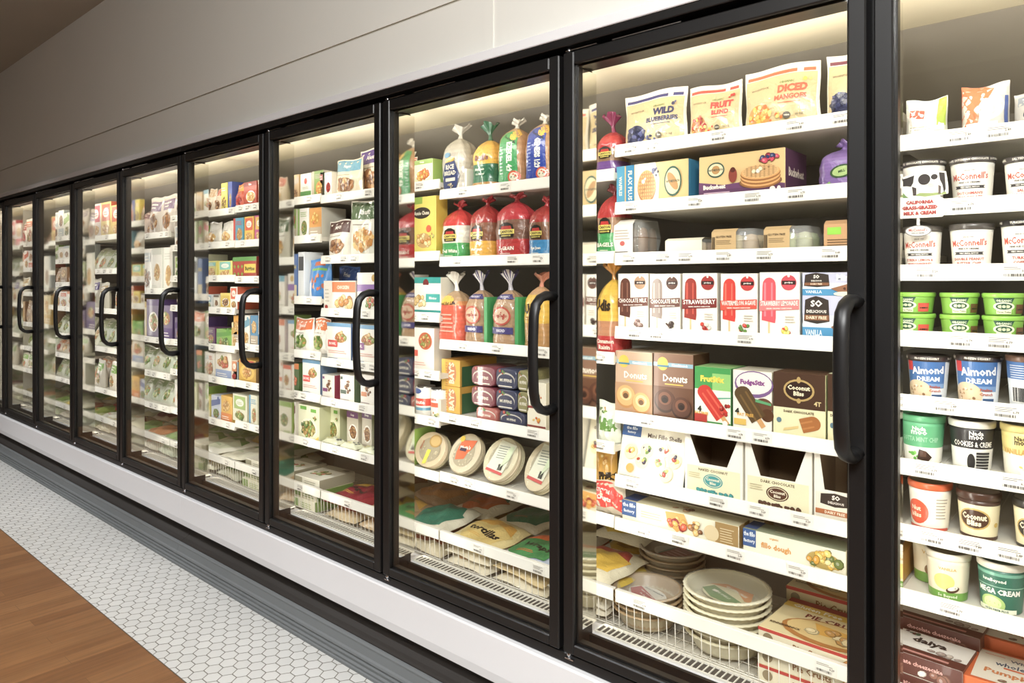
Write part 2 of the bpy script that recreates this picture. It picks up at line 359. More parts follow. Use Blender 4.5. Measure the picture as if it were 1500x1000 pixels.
Y0 = 1.50; YS = 1.778; YB = 2.36
def door_meshes():
    W = PITCH - .014; h0, h1 = .354, 1.934; x0, x1 = .007, .007 + W; t = .034; tb = .028
    q = MB()
    # frame: stiles and rails, mitred look through chamfered bars
    q.box(x0, Y0, h0, x0 + t, Y0 + .045, h1, '#fff', b=.003); q.box(x1 - t, Y0, h0, x1, Y0 + .045, h1, '#fff', b=.003)
    q.box(x0 + t, Y0, h0, x1 - t, Y0 + .045, h0 + tb, '#fff', b=.003); q.box(x0 + t, Y0, h1 - t, x1 - t, Y0 + .045, h1, '#fff', b=.003)
    frame = q.mesh('door_frame', BLACKM)
    q = MB()
    for (a, b_) in ((x0 + t, x0 + t + .005), (x1 - t - .005, x1 - t)): q.box(a, Y0 + .016, h0 + tb, b_, Y0 + .034, h1 - t, '#fff')
    q.box(x0 + t, Y0 + .016, h0 + tb, x1 - t, Y0 + .034, h0 + tb + .005, '#fff'); q.box(x0 + t, Y0 + .016, h1 - t - .005, x1 - t, Y0 + .034, h1 - t, '#fff')
    sp = q.mesh('glass_spacer', SPACER)
    q = MB(); q.box(x0 + t, Y0 + .011, h0 + tb, x1 - t, Y0 + .015, h1 - t, '#fff')
    pane = q.mesh('glass_pane', GLASS)
    q = MB(); hx = x1 - .023; zt, zb = 1.292, .992
    pts = [(hx + .004, Y0 + .002, zt), (hx + .004, Y0 - .03, zt + .002), (hx + .002, Y0 - .052, zt - .004), (hx, Y0 - .069, zt - .022), (hx, Y0 - .076, zt - .05)]
    n = 8
    pts += [(hx, Y0 - .076 - .004 * sin(pi * i / n), zt - .05 - (zt - zb - .1) * i / n) for i in range(1, n)]
    pts += [(hx, Y0 - .076, zb + .05), (hx, Y0 - .069, zb + .022), (hx + .002, Y0 - .052, zb + .004), (hx + .004, Y0 - .03, zb - .002), (hx + .004, Y0 + .002, zb)]
    q.tube(pts, [(.017, .013)] * 2 + [(.015, .011)] * (len(pts) - 4) + [(.017, .013)] * 2, '#fff', seg=14, side=(1, 0, 0))
    for f in range(len(q.sm)): q.sm[f] = True
    hd = q.mesh('door_handle', BLACKM)
    q = MB(); q.lathe([(.006, 0), (.006, .012), (.0035, .016)], '#fff', seg=12, cx=x0 + .012, cy=Y0 + .012); q.xf(Matrix.Translation((0, 0, h0 - .016)))
    q.box(x0 + .003, Y0 + .004, h0 - .018, x0 + .03, Y0 + .03, h0 - .015, '#fff')
    hb = q.mesh('hinge', CHROME)
    q = MB(); q.lathe([(.005, 0), (.005, .012)], '#fff', seg=12, cx=x0 + .012, cy=Y0 + .012); q.xf(Matrix.Translation((0, 0, h1 + .001)))
    q.box(x0 + .15, Y0 + .006, h1 + .003, x0 + .34, Y0 + .012, h1 + .0055, '#fff'); q.box(x0 + .001, Y0 + .01, h1 + .006, x0 + .1, Y0 + .022, h1 + .0085, '#fff')
    ht = q.mesh('closer_arm', CHROME)
    return frame, sp, pane, hd, hb, ht
DM = door_meshes()
TAGS = []
def tag_mesh(seed):
    rg = random.Random(seed); q = MB(); ww, hh = .052, .026
    q.box(-ww/2, -.0012, -hh/2, ww/2, 0, hh/2, '#eeeadf')
    A = Art(q, ww, hh, lambda x, z, o: (x, -.0012 - o, z - hh / 2))
    for i in range(2 + rg.randrange(2)): A.R(.08, .82 - i*.14, rg.uniform(.5, .9), .87 - i*.14, '#8d877b')
    A.bars(.08, .12, .8, .34, 15, '#4a453e', seed); A.T('%d.%d9' % (rg.randint(2, 7), rg.randint(0, 9)), .78, .55, .2, '#5b554b', .3)
    return q.mesh('price_tag', PAPER)
TAGS = [tag_mesh(i) for i in range(6)]
SH = {9: [1.66, 1.511, 1.369, 1.222, 1.079, .935, .788, .643], 8: [1.734, 1.565, 1.416, 1.20, .952, .764, .637],
      7: [1.667, 1.422, 1.122, .857, .64], 6: [1.708, 1.445, 1.2175, 1.004, .833, .634], 5: [1.716, 1.54, 1.36, 1.267, 1.025, .838, .635],
      4: [1.711, 1.542, 1.367, 1.20, 1.005, .835, .615], 3: [1.626, 1.294, 1.003, .80, .61], 2: [1.646, 1.42, 1.155, .896, .617],
      1: [1.674, 1.503, 1.33, 1.15, .95, .80, .617], 0: [1.66, 1.45, 1.25, 1.0, .8, .617]}
DECK = .012                                    # rail lip above the shelf surface
def bayx(k): return gap(k) - .012
def shelf_mesh(x0, x1):
    q = MB(); q.box(x0, YS + .004, -DECK - .018, x1, YB - .02, -DECK, '#fff')
    for i in range(1, 10): xx = x0 + (x1 - x0) * i / 10; q.box(xx - .002, YS + .03, -DECK, xx + .002, YB - .05, -DECK + .0012, '#fff')
    deck = q.mesh('shelf_deck', LINER)
    q = MB(); q.prism([(YS, 0), (YS + .004, 0), (YS + .006, -.012), (YS + .006, -.036), (YS - .003, -.036), (YS - .004, -.032), (YS - .001, -.006)], x0, x1, '#fff', ax='x')
    rail = q.mesh('price_rail', RAILM)
    return deck, rail
FULL = shelf_mesh(.002, PITCH - .002); HALF = shelf_mesh(.002, .40)
def inst(name, me, parent, loc=(0, 0, 0), rz=0):
    o = bpy.data.objects.new(name, me); COL.objects.link(o); o.parent = parent; o.location = loc; o.rotation_euler = (0, 0, rz); return o
rgt = random.Random(11)
def case(k0, k1, label):
    xa, xb = gap(k0), gap(k1 + 1); c = empty('freezer_case', (xa, 0, 0)); tag(c, label, 'freezer', 'glass door freezer cases')
    O = Vector((-xa, 0, 0))
    def P(name, x0, y0, z0, x1, y1, z1, m, b=0): return simple_box(name, x0 - xa, y0, z0, x1 - xa, y1, z1, m, c, b)
    P('back_panel', xa + .002, YB, .25, xb - .002, YB + .05, 1.95, mat('back_panel_grey', '#8d877d', .55, noise=.05, nscale=3))
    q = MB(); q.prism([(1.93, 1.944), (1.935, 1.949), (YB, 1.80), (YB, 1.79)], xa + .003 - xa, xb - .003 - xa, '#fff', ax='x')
    q.build('air_duct_panel', mat('dimmed_perforated_panel', '#a29c92', .5, noise=.04, nscale=5), c)  # grey made darker in the colour, standing in for weaker light
    P('canopy_liner', xa + .002, 1.60, 1.945, xb - .002, YB + .05, 1.965, mat('cream_liner', '#e8dfc6', .5))
    P('header', xa + .0015, Y0 - .002, 1.951, xb - .0015, 1.60, 1.972, BLACKM, b=.002)
    P('frame_sill', xa + .0015, Y0 + .012, .318, xb - .0015, 1.60, .346, BLACKM, b=.002)
    P('sill_upstand', xa + .0015, 1.590, .346, xb - .0015, 1.5995, .3735, BLACKM)
    P('frame_head', xa + .0015, Y0 + .05, 1.905, xb - .0015, 1.60, 1.9505, BLACKM)
    # kick panel: upright white face with a lower band that turns in
    q = MB(); q.prism([(Y0 + .001, .317), (Y0 - .003, .312), (Y0 - .003, .208), (Y0 + .004, .177), (Y0 + .03, .170), (Y0 + .09, .170), (Y0 + .09, .317)], .0008, xb - xa - .0008, '#fff', ax='x')
    q.build('kick_panel', WHITEM, c)
    # bumper rail: fluted foot, flat band, ridge, dark cove
    prof = [(1.470, 0), (1.469, .010), (1.4735, .013), (1.471, .022), (1.478, .026), (1.475, .037), (1.482, .041), (1.477, .047), (1.474, .053), (1.4765, .058),
            (1.483, .062), (1.490, .085), (1.489, .092), (1.494, .098), (1.500, .099), (1.502, .09), (1.53, .09), (1.53, 0)]
    q = MB(); q.prism(prof, .0008, xb - xa - .0008, '#fff', ax='x'); q.build('bumper_rail', BUMPER, c)
    q = MB(); q.prism([(1.5305, .0), (1.5305, .09), (1.504, .0905), (1.503, .099), (1.508, .105), (1.520, .110), (1.534, .118), (1.548, .134), (1.556, .155), (1.56, .1695), (1.60, .1695), (1.60, 0)], .001, xb - xa - .001, '#fff', ax='x'); q.build('toe_cove', mat('dark_rubber_cove', '#2b2622', .55), c)
    P('base_deck', xa + .002, 1.80, .262, xb - .002, YB, .285, LINER)
    q = MB(); q.prism([(1.600, .345), (1.606, .372), (1.612, .372), (1.664, .366), (1.672, .366), (1.80, .290), (1.80, .262), (1.60, .262)], .002, xb - xa - .002, '#fff', ax='x')
    q.build('front_deck', WHITEM, c)
    for x in ([xa] if k0 == 0 else [xb - .012]): P('end_panel', x + .0005, 1.61, .18, x + .0115, YB + .05, 1.97, LINER)
    for k in range(k0, k1 + 2):
        g = gap(k); a = max(g - .028, xa + .001); b_ = min(g + .028, xb - .001)
        P('mullion', a, Y0 + .05, .346, b_, 1.605, 1.905, BLACKM)
        if b_ > g: P('reflector_strip', b_ + .0005, Y0 + .05, .40, b_ + .004, 1.619, 1.90, MIRROR)
    for k in range(k0, k1 + 1):
        g = gap(k)
        d = inst('freezer_door', DM[0], c, (g - xa, 0, 0))
        for nm, me in (('glass_spacer', DM[1]), ('glass_pane', DM[2]), ('door_handle', DM[3]), ('hinge', DM[4]), ('closer_arm', DM[5])): inst(nm, me, d)
        # air grille with upright fins
        q = MB(); n = 44; x0, x1 = g + .03 - xa, g + PITCH - .03 - xa
        q.box(x0, 1.612, .373, x1, 1.616, .3775, '#fff'); q.box(x0, 1.658, .370, x1, 1.664, .3765, '#fff')
        for i in range(n + 1): xx = x0 + (x1 - x0) * i / n; q.box(xx - .0013, 1.614, .3735, xx + .0013, 1.66, .3765, '#fff')
        q.build('air_grille', WIRE, c)
        P('grille_well', x0 + xa, 1.617, .3665, x1 + xa, 1.657, .3725, mat('grille_shadow', '#4f4a45', .7))
        for i, z in enumerate(SH[k]):
            half = (k == 5 and i == 2)
            S = inst('shelf', (HALF if half else FULL)[0], c, (bayx(k) - xa, 0, z)); inst('price_rail', (HALF if half else FULL)[1], S)
            x = rgt.uniform(.03, .12)
            while x < (.36 if half else PITCH - .05):
                inst('price_tag', rgt.choice(TAGS), S, (x + .02, YS - .0025, -.0175)); x += rgt.choice((.07, .11, .16, .2, .26))
    return c
case(0, 4, 'far black framed glass door freezer case left of the seam in the header')
case(5, 9, 'near black framed glass door freezer case right of the seam in the header')

# wire baskets at the foot of every bay
DOORW = {9: 'first', 8: 'second', 7: 'third', 6: 'fourth', 5: 'fifth', 4: 'sixth', 3: 'seventh', 2: 'eighth', 1: 'ninth', 0: 'tenth'}
def basket_meshes():
    W = PITCH - .008; x0 = .004
    q = MB(); q.box(x0, YS - .004, -.036, x0 + W, YS, 0, '#fff', b=.001); q.box(x0, YS, -.004, x0 + W, YS + .012, 0, '#fff')
    for x in (.11, .54): q.lathe([(.004, 0), (.003, .001)], '#fff', seg=10, cx=0, cy=0)
    rim = q.mesh('basket_rim', RAILM)
    q = MB(); n = 28
    for i in range(n + 1):
        x = x0 + .006 + (W - .012) * i / n
        q.tube([(x, YS + .006, -.03), (x, YS + .01, -.115), (x, YS + .03, -.128), (x, YB - .07, -.128)], .0012, '#fff', seg=5)
    for zz, yy in ((-.115, YS + .0125),): q.tube([(x0 + .004, yy, zz), (x0 + W - .004, yy, zz)], .0016, '#fff', seg=5)
    for i in range(11): y = YS + .05 + (YB - .13 - YS) * i / 10; q.tube([(x0 + .004, y, -.1305), (x0 + W - .004, y, -.1305)], .0014, '#fff', seg=5)
    return rim, q.mesh('wire_grid', WIRE)
BM = basket_meshes(); BZ = .424; BFLOOR = BZ - .126
for k in range(0, 10):
    b = empty('wire_basket', (bayx(k), 0, BZ)); tag(b, f'white wire basket in the bottom of the bay behind the {DOORW[k]} door from the right', 'basket', 'wire baskets')
    inst('basket_rim', BM[0], b); inst('wire_grid', BM[1], b)
    for x in rgt.sample((.09, .2, .33, .47, .6, .68), 3): inst('price_tag', rgt.choice(TAGS), b, (x, YS - .0042, -.018))
# ---------------------------------------------------------------- goods: builders (each returns the top-level object, base centre at its front edge)
FOOD = {'berry': ['#3b3f66', '#2c2f50', '#565a86', '#20233d'], 'fruit': ['#c4322c', '#d9603a', '#e8b04a', '#a72430', '#f0c66a'], 'mango': ['#eeb545', '#f4c96a', '#e09a2c', '#d9702f'],
        'pasta': ['#d8a85a', '#e7c37e', '#b9672e', '#8f9a45', '#c9532f'], 'green': ['#6f8f3a', '#8fae55', '#c8c07a', '#4f6f2c', '#b88a4a'], 'brown': ['#8a5a33', '#a87443', '#6b4224', '#c39a66'],
        'veg': ['#7d9a4a', '#d98c3c', '#c95a3a', '#e6d9a8', '#a9b86a'], 'gold': ['#e0a84e', '#edc274', '#c98534', '#f2d79a'], 'choc': ['#4a2c1d', '#5e3a26', '#38200f'], 'red': ['#b32a24', '#d14a38', '#8c1f20']}
def put(mb, name, m, parent=None): return mb.build(name, m, parent)
def front_surf(w, h): return flat(0)

def carton(w, h, d, base='#eeeae0', art=None, side=None, top=None, name='carton', back=None, sideart=None, topart=None):
    q = MB(); cols = {}
    if side: cols['right'] = cols['left'] = side
    if top: cols['top'] = top
    q.box(-w/2, 0, 0, w/2, d, h, base, cols, b=.0012)
    if art: art(Art(q, w, h, lambda x, z, o: (x, -o, z)))
    if sideart: sideart(Art(q, d, h, lambda x, z, o: (w/2 + o, d/2 + x, z)))
    if topart: topart(Art(q, w, d, lambda x, z, o: (x, z, h + o)))
    return q.build(name, PAPER)

def pouch(w, h, t, base='#e9e4d6', art=None, name='pouch', edge=None, seed=1, gusset=True, taper=.0, film=FILM):
    """stand-up bag: sealed flat top, swelling lower body, thin welded side seams"""
    rg = random.Random(seed); ph = [rg.uniform(0, 6) for _ in range(6)]; NX, NZ = 26, 30
    def tt(u, v):                                   # half thickness, u in -1..1, v in 0..1
        lx = max(0, 1 - abs(u) ** 2.6) ** .62
        lz = min(1, (1 - v) / .55) ** .8 if v > .45 else 1
        if not gusset: lz = max(0, 1 - abs(2*v - 1) ** 2.8) ** .6
        else: lz *= (.86 + .14 * min(1, v / .2))
        if v > .93: lz = 0
        return t * lx * lz
    def wx(u, v): return u * w/2 * (1 - taper * v + .012 * sin(9*v + ph[0]) + (.03 * abs(sin(pi*v)) * -1 if gusset else 0))
    def fy(u, v): return -tt(u, v) - .0006 + (.0022 * sin(11*u + 4*v + ph[1]) * sin(9*v + ph[2])) * (1 - abs(u) ** 4) * min(1, (1-v) * 3)
    def zz(u, v): return h * v + (.004 * sin(3*u + ph[3]) * v)
    q = MB(); c = lin(base); ce = lin(edge or base)
    for sgn in (1, -1):
        n = len(q.v)
        for j in range(NZ + 1):
            for i in range(NX + 1):
                u = -1 + 2*i/NX; v = j/NZ; y = fy(u, v) if sgn > 0 else tt(u, v) + .0006
                q.v.append((wx(u, v), y, zz(u, v)))
        for j in range(NZ):
            for i in range(NX):
                a = n + j*(NX+1) + i; f = (a, a+1, a+NX+2, a+NX+1); q.face(f if sgn > 0 else f[::-1], ce if (i in (0, 1, NX-2, NX-1) or j >= NZ-2) else c, True)
    # bottom
    q.face([i for i in range(NX+1)][::-1] + [(NX+1)*(NZ+1) + i for i in range(NX+1)], c)
    surf = lambda x, z, o: (wx(x/(w/2), z/h), fy(max(-1, min(1, x/(w/2))), z/h) - o, zz(x/(w/2), z/h))
    if art: art(Art(q, w, h, surf, maxlen=.016))
    M = Matrix.Translation((0, t, 0)); q.xf(M)
    return q.build(name, film)

def loaf(w, h, d, bands, art=None, neck='#d8d4c8', fan=None, name='bagged_bread', seed=1, slices=True, nn=3.2, fanh=.05, stripes=None):
    """upright bagged loaf: rounded body in coloured bands [(top fraction, colour)], gathered neck with a fan of film above"""
    rg = random.Random(seed); ph = rg.uniform(0, 6); q = MB(); seg = 36
    def sec(sx, sy, z, wob=0, pl=0):
        P = []
        for j in range(seg):
            a = 2*pi*j/seg; ca, sa = cos(a), sin(a); k = (abs(ca)**nn + abs(sa)**nn) ** (-1/nn)
            rr = k * (1 + wob * sin(5*a + z*60 + ph) + pl * cos(9*a + ph))
            P.append((sx * rr * ca, sy * rr * sa, z))
        return P
    prof = [(0, .92), (.015, .98), (.05, 1), (.25, .98), (.45, 1), (.62, .99), (.72, .96), (.80, .87), (.87, .72), (.93, .52), (.97, .33), (1.0, .19)]
    zs = []
    for i in range(len(prof) - 1):
        (a, sa), (b_, sb) = prof[i], prof[i+1]; n = max(1, int((b_ - a) / .04))
        zs += [(a + (b_-a)*k/n, sa + (sb-sa)*k/n) for k in range(n)]
    zs.append(prof[-1]); rings = [sec(w/2*s*(1 + .025*sin(z*23 + ph)), d/2*s, z*h, .02, .006 + .28*max(0, z - .68)) for z, s in zs]
    cols = []
    for i in range(len(zs) - 1):
        zc = (zs[i][0] + zs[i+1][0]) / 2
        for top, c in bands:
            if zc <= top: break
        k_ = .93 if (slices and i % 2) else 1.02; c = tuple(x * k_ for x in lin(c)); cols.append(c)
    q.rings(rings, lambda i: cols[i])
    def surf(x, z, o):
        v = min(1, max(0, z/h)); s = 1
        for i in range(len(prof) - 1):
            if prof[i][0] <= v <= prof[i+1][0]:
                s = prof[i][1] + (prof[i+1][1] - prof[i][1]) * (v - prof[i][0]) / (prof[i+1][0] - prof[i][0])
        W, D = w/2*s*1.045, d/2*s*1.045; u = max(-.97, min(.97, x / W)); return (u * W, -D * (1 - abs(u)**nn) ** (1/nn) - o, z)
    if art: art(Art(q, w, h, surf, maxlen=.012))
    q.xf(Matrix.Translation((0, d/2, 0))); o = q.build(name, LOAFM)
    nk = MB(); fc = lin(fan or neck)
    R_ = []
    for t_, s in ((0, .2), (.25, .13), (.4, .12), (.6, .24), (.8, .45), (1, .62 if fanh > .03 else .4)):
        z = h * .995 + fanh * t_
        R_.append([(w/2 * s * (1 + .25*cos(7*a + ph)*t_) * cos(a) + .01*t_*sin(ph), d/2 * s * .75 * (1 + .3*cos(8*a + ph)*t_) * sin(a), z + .008 * t_ * sin(3*a + ph)) for a in [2*pi*j/28 for j in range(28)]])
    n0 = len(nk.f); nk.rings(R_, fc, False, False)
    if stripes:
        for f in range(n0, len(nk.f)):
            if (f % 28) % 2: nk.c[f] = lin(stripes)
    nk.xf(Matrix.Translation((0, d/2, 0))); put(nk, 'gathered_neck', LOAFM, o)
    return o

def tub(rt, rb, h, base='#f0ebdd', lid='#e8e2d2', lidh=.012, art=None, name='ice_cream_tub', bands=None, lidtop=None, lidart=None, turn=0):
    q = MB(); seg = 44; hb = h - lidh
    n = 8; prof = [(rb * .96, .0), (rb, .002)] + [(rb + (rt - rb) * i / n, .002 + (hb - .002) * i / n) for i in range(1, n + 1)]
    cl = []
    for i in range(len(prof) - 1):
        zc = (prof[i][1] + prof[i+1][1]) / 2 / hb; c = base
        for top, cc in (bands or []):
            if zc <= top: c = cc; break
        cl.append(lin(c))
    q.lathe(prof, lambda i: cl[min(i, len(cl)-1)], seg)
    def surf(x, z, o):
        r = rb + (rt - rb) * min(1, z / hb); a = x / ((rt + rb) / 2) - pi/2 + turn; return ((r + o) * cos(a), (r + o) * sin(a), z)
    if art: art(Art(q, 2 * rt, hb, surf, maxlen=.010))
    q.xf(Matrix.Translation((0, rt, 0))); o = q.build(name, PAPER)
    l = MB(); r = rt + .002; l.lathe([(r - .001, hb - .001), (r, hb), (r + .0006, h - .003), (r - .001, h), (r - .004, h), (r - .005, h - .0025), (.001, h - .0025)], lin(lid), seg, cap0=False, cap1=True)
    if lidtop: 
        for i in range(len(l.f)):
            if i >= seg * 4: l.c[i] = lin(lidtop)
    if lidart: lidart(Art(l, 2 * rt, lidh, lambda x, z, o: ((r + .0006 + o) * cos(x / r - pi/2 + turn), (r + .0006 + o) * sin(x / r - pi/2 + turn), hb + z), maxlen=.01))
    l.xf(Matrix.Translation((0, rt, 0))); put(l, 'tub_lid', PLAST, o); return o

def clamshell(w, h, d, fill='#b98a55', sleeve='#c9a877', art=None, name='clamshell_tray', two=False, sx=(.1, .62)):
    def body(z0, z1, up, grow=0):
        rs = []; n = 24
        for t_ in (0, .3, .7, 1):
            k = 1 - .14 * (t_ if up else 1 - t_); z = z0 + (z1 - z0) * t_
            rs.append([(w/2*k*math.copysign(abs(cos(a))**.35, cos(a)) * (1 + .012*cos(24*a)), d/2 + d/2*k*math.copysign(abs(sin(a))**.35, sin(a)), z) for a in [2*pi*j/n for j in range(n)]])
        return rs
    q = MB(); q.rings(body(0, h*.5, False), '#fff', True, False); q.rings([[(x*1.04, d/2+(y-d/2)*1.04, z) for x, y, z in r] for r in [body(h*.49, h*.5, False)[3], body(h*.5, h*.52, True)[0]]], '#fff', False, False)
    q.rings(body(h*.52, h, True), '#fff', False, True)
    o = q.build(name, CLEAR)
    f = MB(); rg = random.Random(int(w*1000)); c = lin(fill)
    for i in range(3):
        for j in range(2):
            cx, cy, r = (-.3 + .3*i)*w, d*(.3 + .4*j), min(w/6.5, d/4.6)
            f.lathe([(r*.9, .003), (r, h*.25), (r*.97, h*.55), (r*.7, h*.75), (.002, h*.8)], tuple(k * rg.uniform(.85, 1.1) for k in c), 14, cx=cx, cy=cy, cap1=False)
    put(f, 'bakery_goods', MATTE, o)
    s = MB(); a, b_ = (-.5 + sx[0])*w, (-.5 + sx[1])*w; hs = h + .0015
    s.box(a, -.004, .001, b_, -.0032, hs*.86, sleeve); n0 = len(s.v); s.v += [(a, -.0035, hs*.86), (b_, -.0035, hs*.86), (b_, .012, hs), (a, .012, hs), (b_, d*.93, hs), (a, d*.93, hs)]
    s.face((n0, n0+1, n0+2, n0+3), lin(sleeve)); s.face((n0+3, n0+2, n0+4, n0+5), lin(sleeve))
    if art: art(Art(s, b_ - a, h*.86, lambda x, z, o_: ((a+b_)/2 + x, -.004 - o_, z)))
    put(s, 'paper_sleeve', PAPER, o); return o

def tortillas(r, t, lean, base='#e6dcc0', art=None, name='tortilla_pack', seed=1, oval=1.0, n=8, turn=0, film=True):
    """stack of flat breads standing on edge, leaning back, in loose clear film"""
    rg = random.Random(seed); q = MB(); M = Matrix.Rotation(R(-lean), 4, 'X') @ Matrix.Rotation(R(turn), 4, 'Z')
    P = [];
    for i in range(n):                              # discs stacked along y
        y0 = t * i / n; y1 = y0 + t / n * .86; dx, dz = rg.uniform(-.003, .003), rg.uniform(-.002, .002)
        c = tuple(k * rg.uniform(.93, 1.04) for k in lin(base)); m = 32
        f = lambda rr, y: [(rr*oval*cos(2*pi*j/m)*(1 + .012*sin(3*2*pi*j/m + i)) + dx, y, r + dz + rr*sin(2*pi*j/m)) for j in range(m)]
        q.rings([f(r*.97, y0), f(r, y0 + t/n*.2), f(r, y0 + t/n*.7), f(r*.97, y1)], c)
    sf = lambda x, z, o: (x, -.0015 - o, z)
    A_ = Art(q, 2*r*oval, 2*r, sf); A_.blobs(.5, .5, .42, .42, [tuple(k*f_ for k in lin(base)) for f_ in (.82, .9, .74)], 26, seed, .1)
    if art: art(A_)
    k = len(q.v); q.xf(M); zmin = min(v[2] for v in q.v); ymin = min(v[1] for v in q.v); T_ = Matrix.Translation((0, -ymin, -zmin)); q.xf(T_)
    o = q.build(name, MATTE)
    if film:
        g = MB(); m = 36; R_ = r * 1.06
        def ring(rr, y, w_): return [(rr*oval*cos(2*pi*j/m)*(1 + w_*sin(7*2*pi*j/m + seed)), y, r + rr*sin(2*pi*j/m)*(1 + w_*cos(5*2*pi*j/m)) if sin(2*pi*j/m) > -.2 else r + max(rr*sin(2*pi*j/m), -r)) for j in range(m)]
        g.rings([ring(R_*.6, -.0035, .01), ring(R_*.93, -.0032, .01), ring(R_*1.01, t*.3, .02), ring(R_*1.01, t*.8, .02), ring(R_*.9, t + .002, .01)], '#fff', True, True)
        g.xf(M); g.xf(T_); put(g, 'clear_film', CLEAR2, o)
    return o

def can_roll(r, h, base, art=None, name='juice_can'):
    q = MB(); q.lathe([(r*.97, 0), (r, .003), (r, h - .003), (r*.97, h)], lin(base), 28)
    if art: art(Art(q, 2*r, h, lambda x, z, o: ((r + o)*cos(x/r - pi/2), (r + o)*sin(x/r - pi/2), z), maxlen=.012))
    q.xf(Matrix.Translation((0, r, 0))); o = q.build(name, PAPER)
    l = MB(); l.lathe([(r*.99, h), (r*.99, h + .004), (r*.9, h + .004), (r*.88, h + .001), (.001, h + .001)], lin('#b9b9bb'), 28); l.xf(Matrix.Translation((0, r, 0))); put(l, 'can_end', CHROME, o); return o

def muffins(w, h, d, base='#5c5660', art=None, name='muffin_pack', ends='#b79a6a'):
    """block of muffins in printed film with rounded corners"""
    q = MB(); rs = []; m = 28; nn = 5
    for y, k in ((0, .93), (.004, .99), (d*.5, 1), (d - .004, .99), (d, .93)):
        r_ = []
        for j in range(m):
            a = 2*pi*j/m; ca, sa = cos(a), sin(a); kk = (abs(ca)**nn + abs(sa)**nn) ** (-1/nn); r_.append((w/2*k*kk*ca, y, h/2 + h/2*k*kk*sa))
        rs.append(r_)
    cb = lin(base); q.rings(rs, lambda i: cb)
    if art: art(Art(q, w, h, lambda x, z, o: (x, -o, z)))
    mn = min(v[2] for v in q.v); q.xf(Matrix.Translation((0, 0, -mn))); return q.build(name, FILM)

def caddy(w, h, d, cut, art=None, base='#eee9db', name='display_caddy'):
    """open display carton with a V notch in its front panel"""
    q = MB(); t = .0018; inn = '#7a6247'
    fr_ = [(-w/2, 0), (w/2, 0), (w/2, h), (w/2 - .012, h*.98), (w/2 - w*cut[0], h*cut[1]), (-w/2 + w*cut[0], h*cut[1]), (-w/2 + .012, h*.98), (-w/2, h)]
    fr_ = [fr_[0], fr_[1], fr_[2], fr_[3], fr_[4], fr_[5], fr_[6], fr_[7]]
    q.prism(fr_, 0, t, base)
    for x in (-w/2, w/2 - t): q.box(x, t, 0, x + t, d, h, base, {'left': base if x < 0 else inn, 'right': inn if x < 0 else base})
    q.box(-w/2 + t, d - t, 0, w/2 - t, d, h*.97, base, {'front': inn}); q.box(-w/2 + t, t, 0, w/2 - t, d - t, t, inn)
    if art: art(Art(q, w, h, flat(0)))
    o = q.build(name, PAPER); return fixn(o)

def pie(R_, col='#e4d6ae', tin='#cfc8b4', h=.048, label=None, name='pie_shell', fill=None):
    q = MB(); seg = 72; fl = lambda i, a: 1 + (.012 * cos(36*a) if i in (1, 2, 5, 6) else 0)
    fl = lambda i, a: 1 + (.012 * cos(36*a) if i in (2, 3, 4, 5, 6) else 0)
    q.lathe([(R_*.72, 0), (R_*.75, .002), (R_*.88, h*.72), (R_*.92, h*.9), (R_*1.0, h*.93), (R_*1.0, h), (R_*.93, h*1.04), (R_*.87, h*.86), (R_*.79, h*.22), (R_*.76, h*.13), (.001, h*.1)],
            lambda i: lin(tin) if i < 4 else (tuple(k*.9 for k in lin(col)) if i in (7, 8) else lin(col)), 90, cap1=False, mod=fl)
    A_ = Art(q, 2*R_*.7, 2*R_*.7, lambda x, z, o_: (x, z - R_*.7, h*.1 + o_)); A_.blobs(.5, .5, .45, .45, [tuple(k*f_ for k in lin(col)) for f_ in (.9, .95, 1.03)], 20, 4, .12)
    o = q.build(name, PLAST)
    if label:
        l = MB(); rl = R_ * .62; z0 = h*.5
        base, art = label
        P = [(rl*cos(2*pi*j/40), rl*.72*sin(2*pi*j/40), z0) for j in range(40)]; l.add(P, lin(base)); l.add([(x, y, z - .0008) for x, y, z in P][::-1], lin(base))
        art(Art(l, 2*rl, 2*rl, lambda x, z, o_: (x, z - rl, z0 + o_)))
        put(l, 'paper_label', PAPER, o)
        f = MB(); f.lathe([(R_*1.005, h*.93), (R_*1.0, h*1.06), (R_*.9, h*1.0), (R_*.74, h*.62), (.001, h*.6)], '#fff', 48, cap0=False, cap1=False); put(f, 'clear_cover', CLEAR, o)
    return o

def flatbag(w, l, t, base, art=None, name='frozen_bag', seed=1, film=FILM, parts=None):
    """pillow bag lying on its back: x width, y length, art on the upper face"""
    rg = random.Random(seed); ph = [rg.uniform(0, 6.3) for _ in range(8)]; NX = NY = 30; q = MB(); c = lin(base)
    def H(u, v): return t * max(0, (1 - abs(u)**3)) ** .6 * max(0, (1 - abs(v)**3)) ** .6 * (1 + .16*sin(6*u + ph[0])*sin(5*v + ph[1]) + .04*sin(12*u + 8*v + ph[2]))
    def XY(u, v): return (u*w/2*(1 + .04*sin(5*v + ph[3])), l/2 + v*l/2*(1 + .03*sin(4*u + ph[4])))
    for top in (1, 0):
        n = len(q.v)
        for j in range(NY+1):
            for i in range(NX+1):
                u, v = -1 + 2*i/NX, -1 + 2*j/NY; x, y = XY(u, v); q.v.append((x, y, t*.25 + H(u, v)*.75 if top else t*.25 - min(t*.25, H(u, v)*.25)))
        for j in range(NY):
            for i in range(NX):
                a = n + j*(NX+1) + i; f = (a, a+1, a+NX+2, a+NX+1); q.face(f if top else f[::-1], c, True)
    def surf(x, z, o): u, v = x/(w/2), z/(l/2) - 1; X, Y = XY(u, v); return (X, Y, t*.25 + H(u, v)*.75 + o)
    if art: A_ = Art(q, w, l, surf, maxlen=.011); A_.n = 4; art(A_)
    return q.build(name, film)

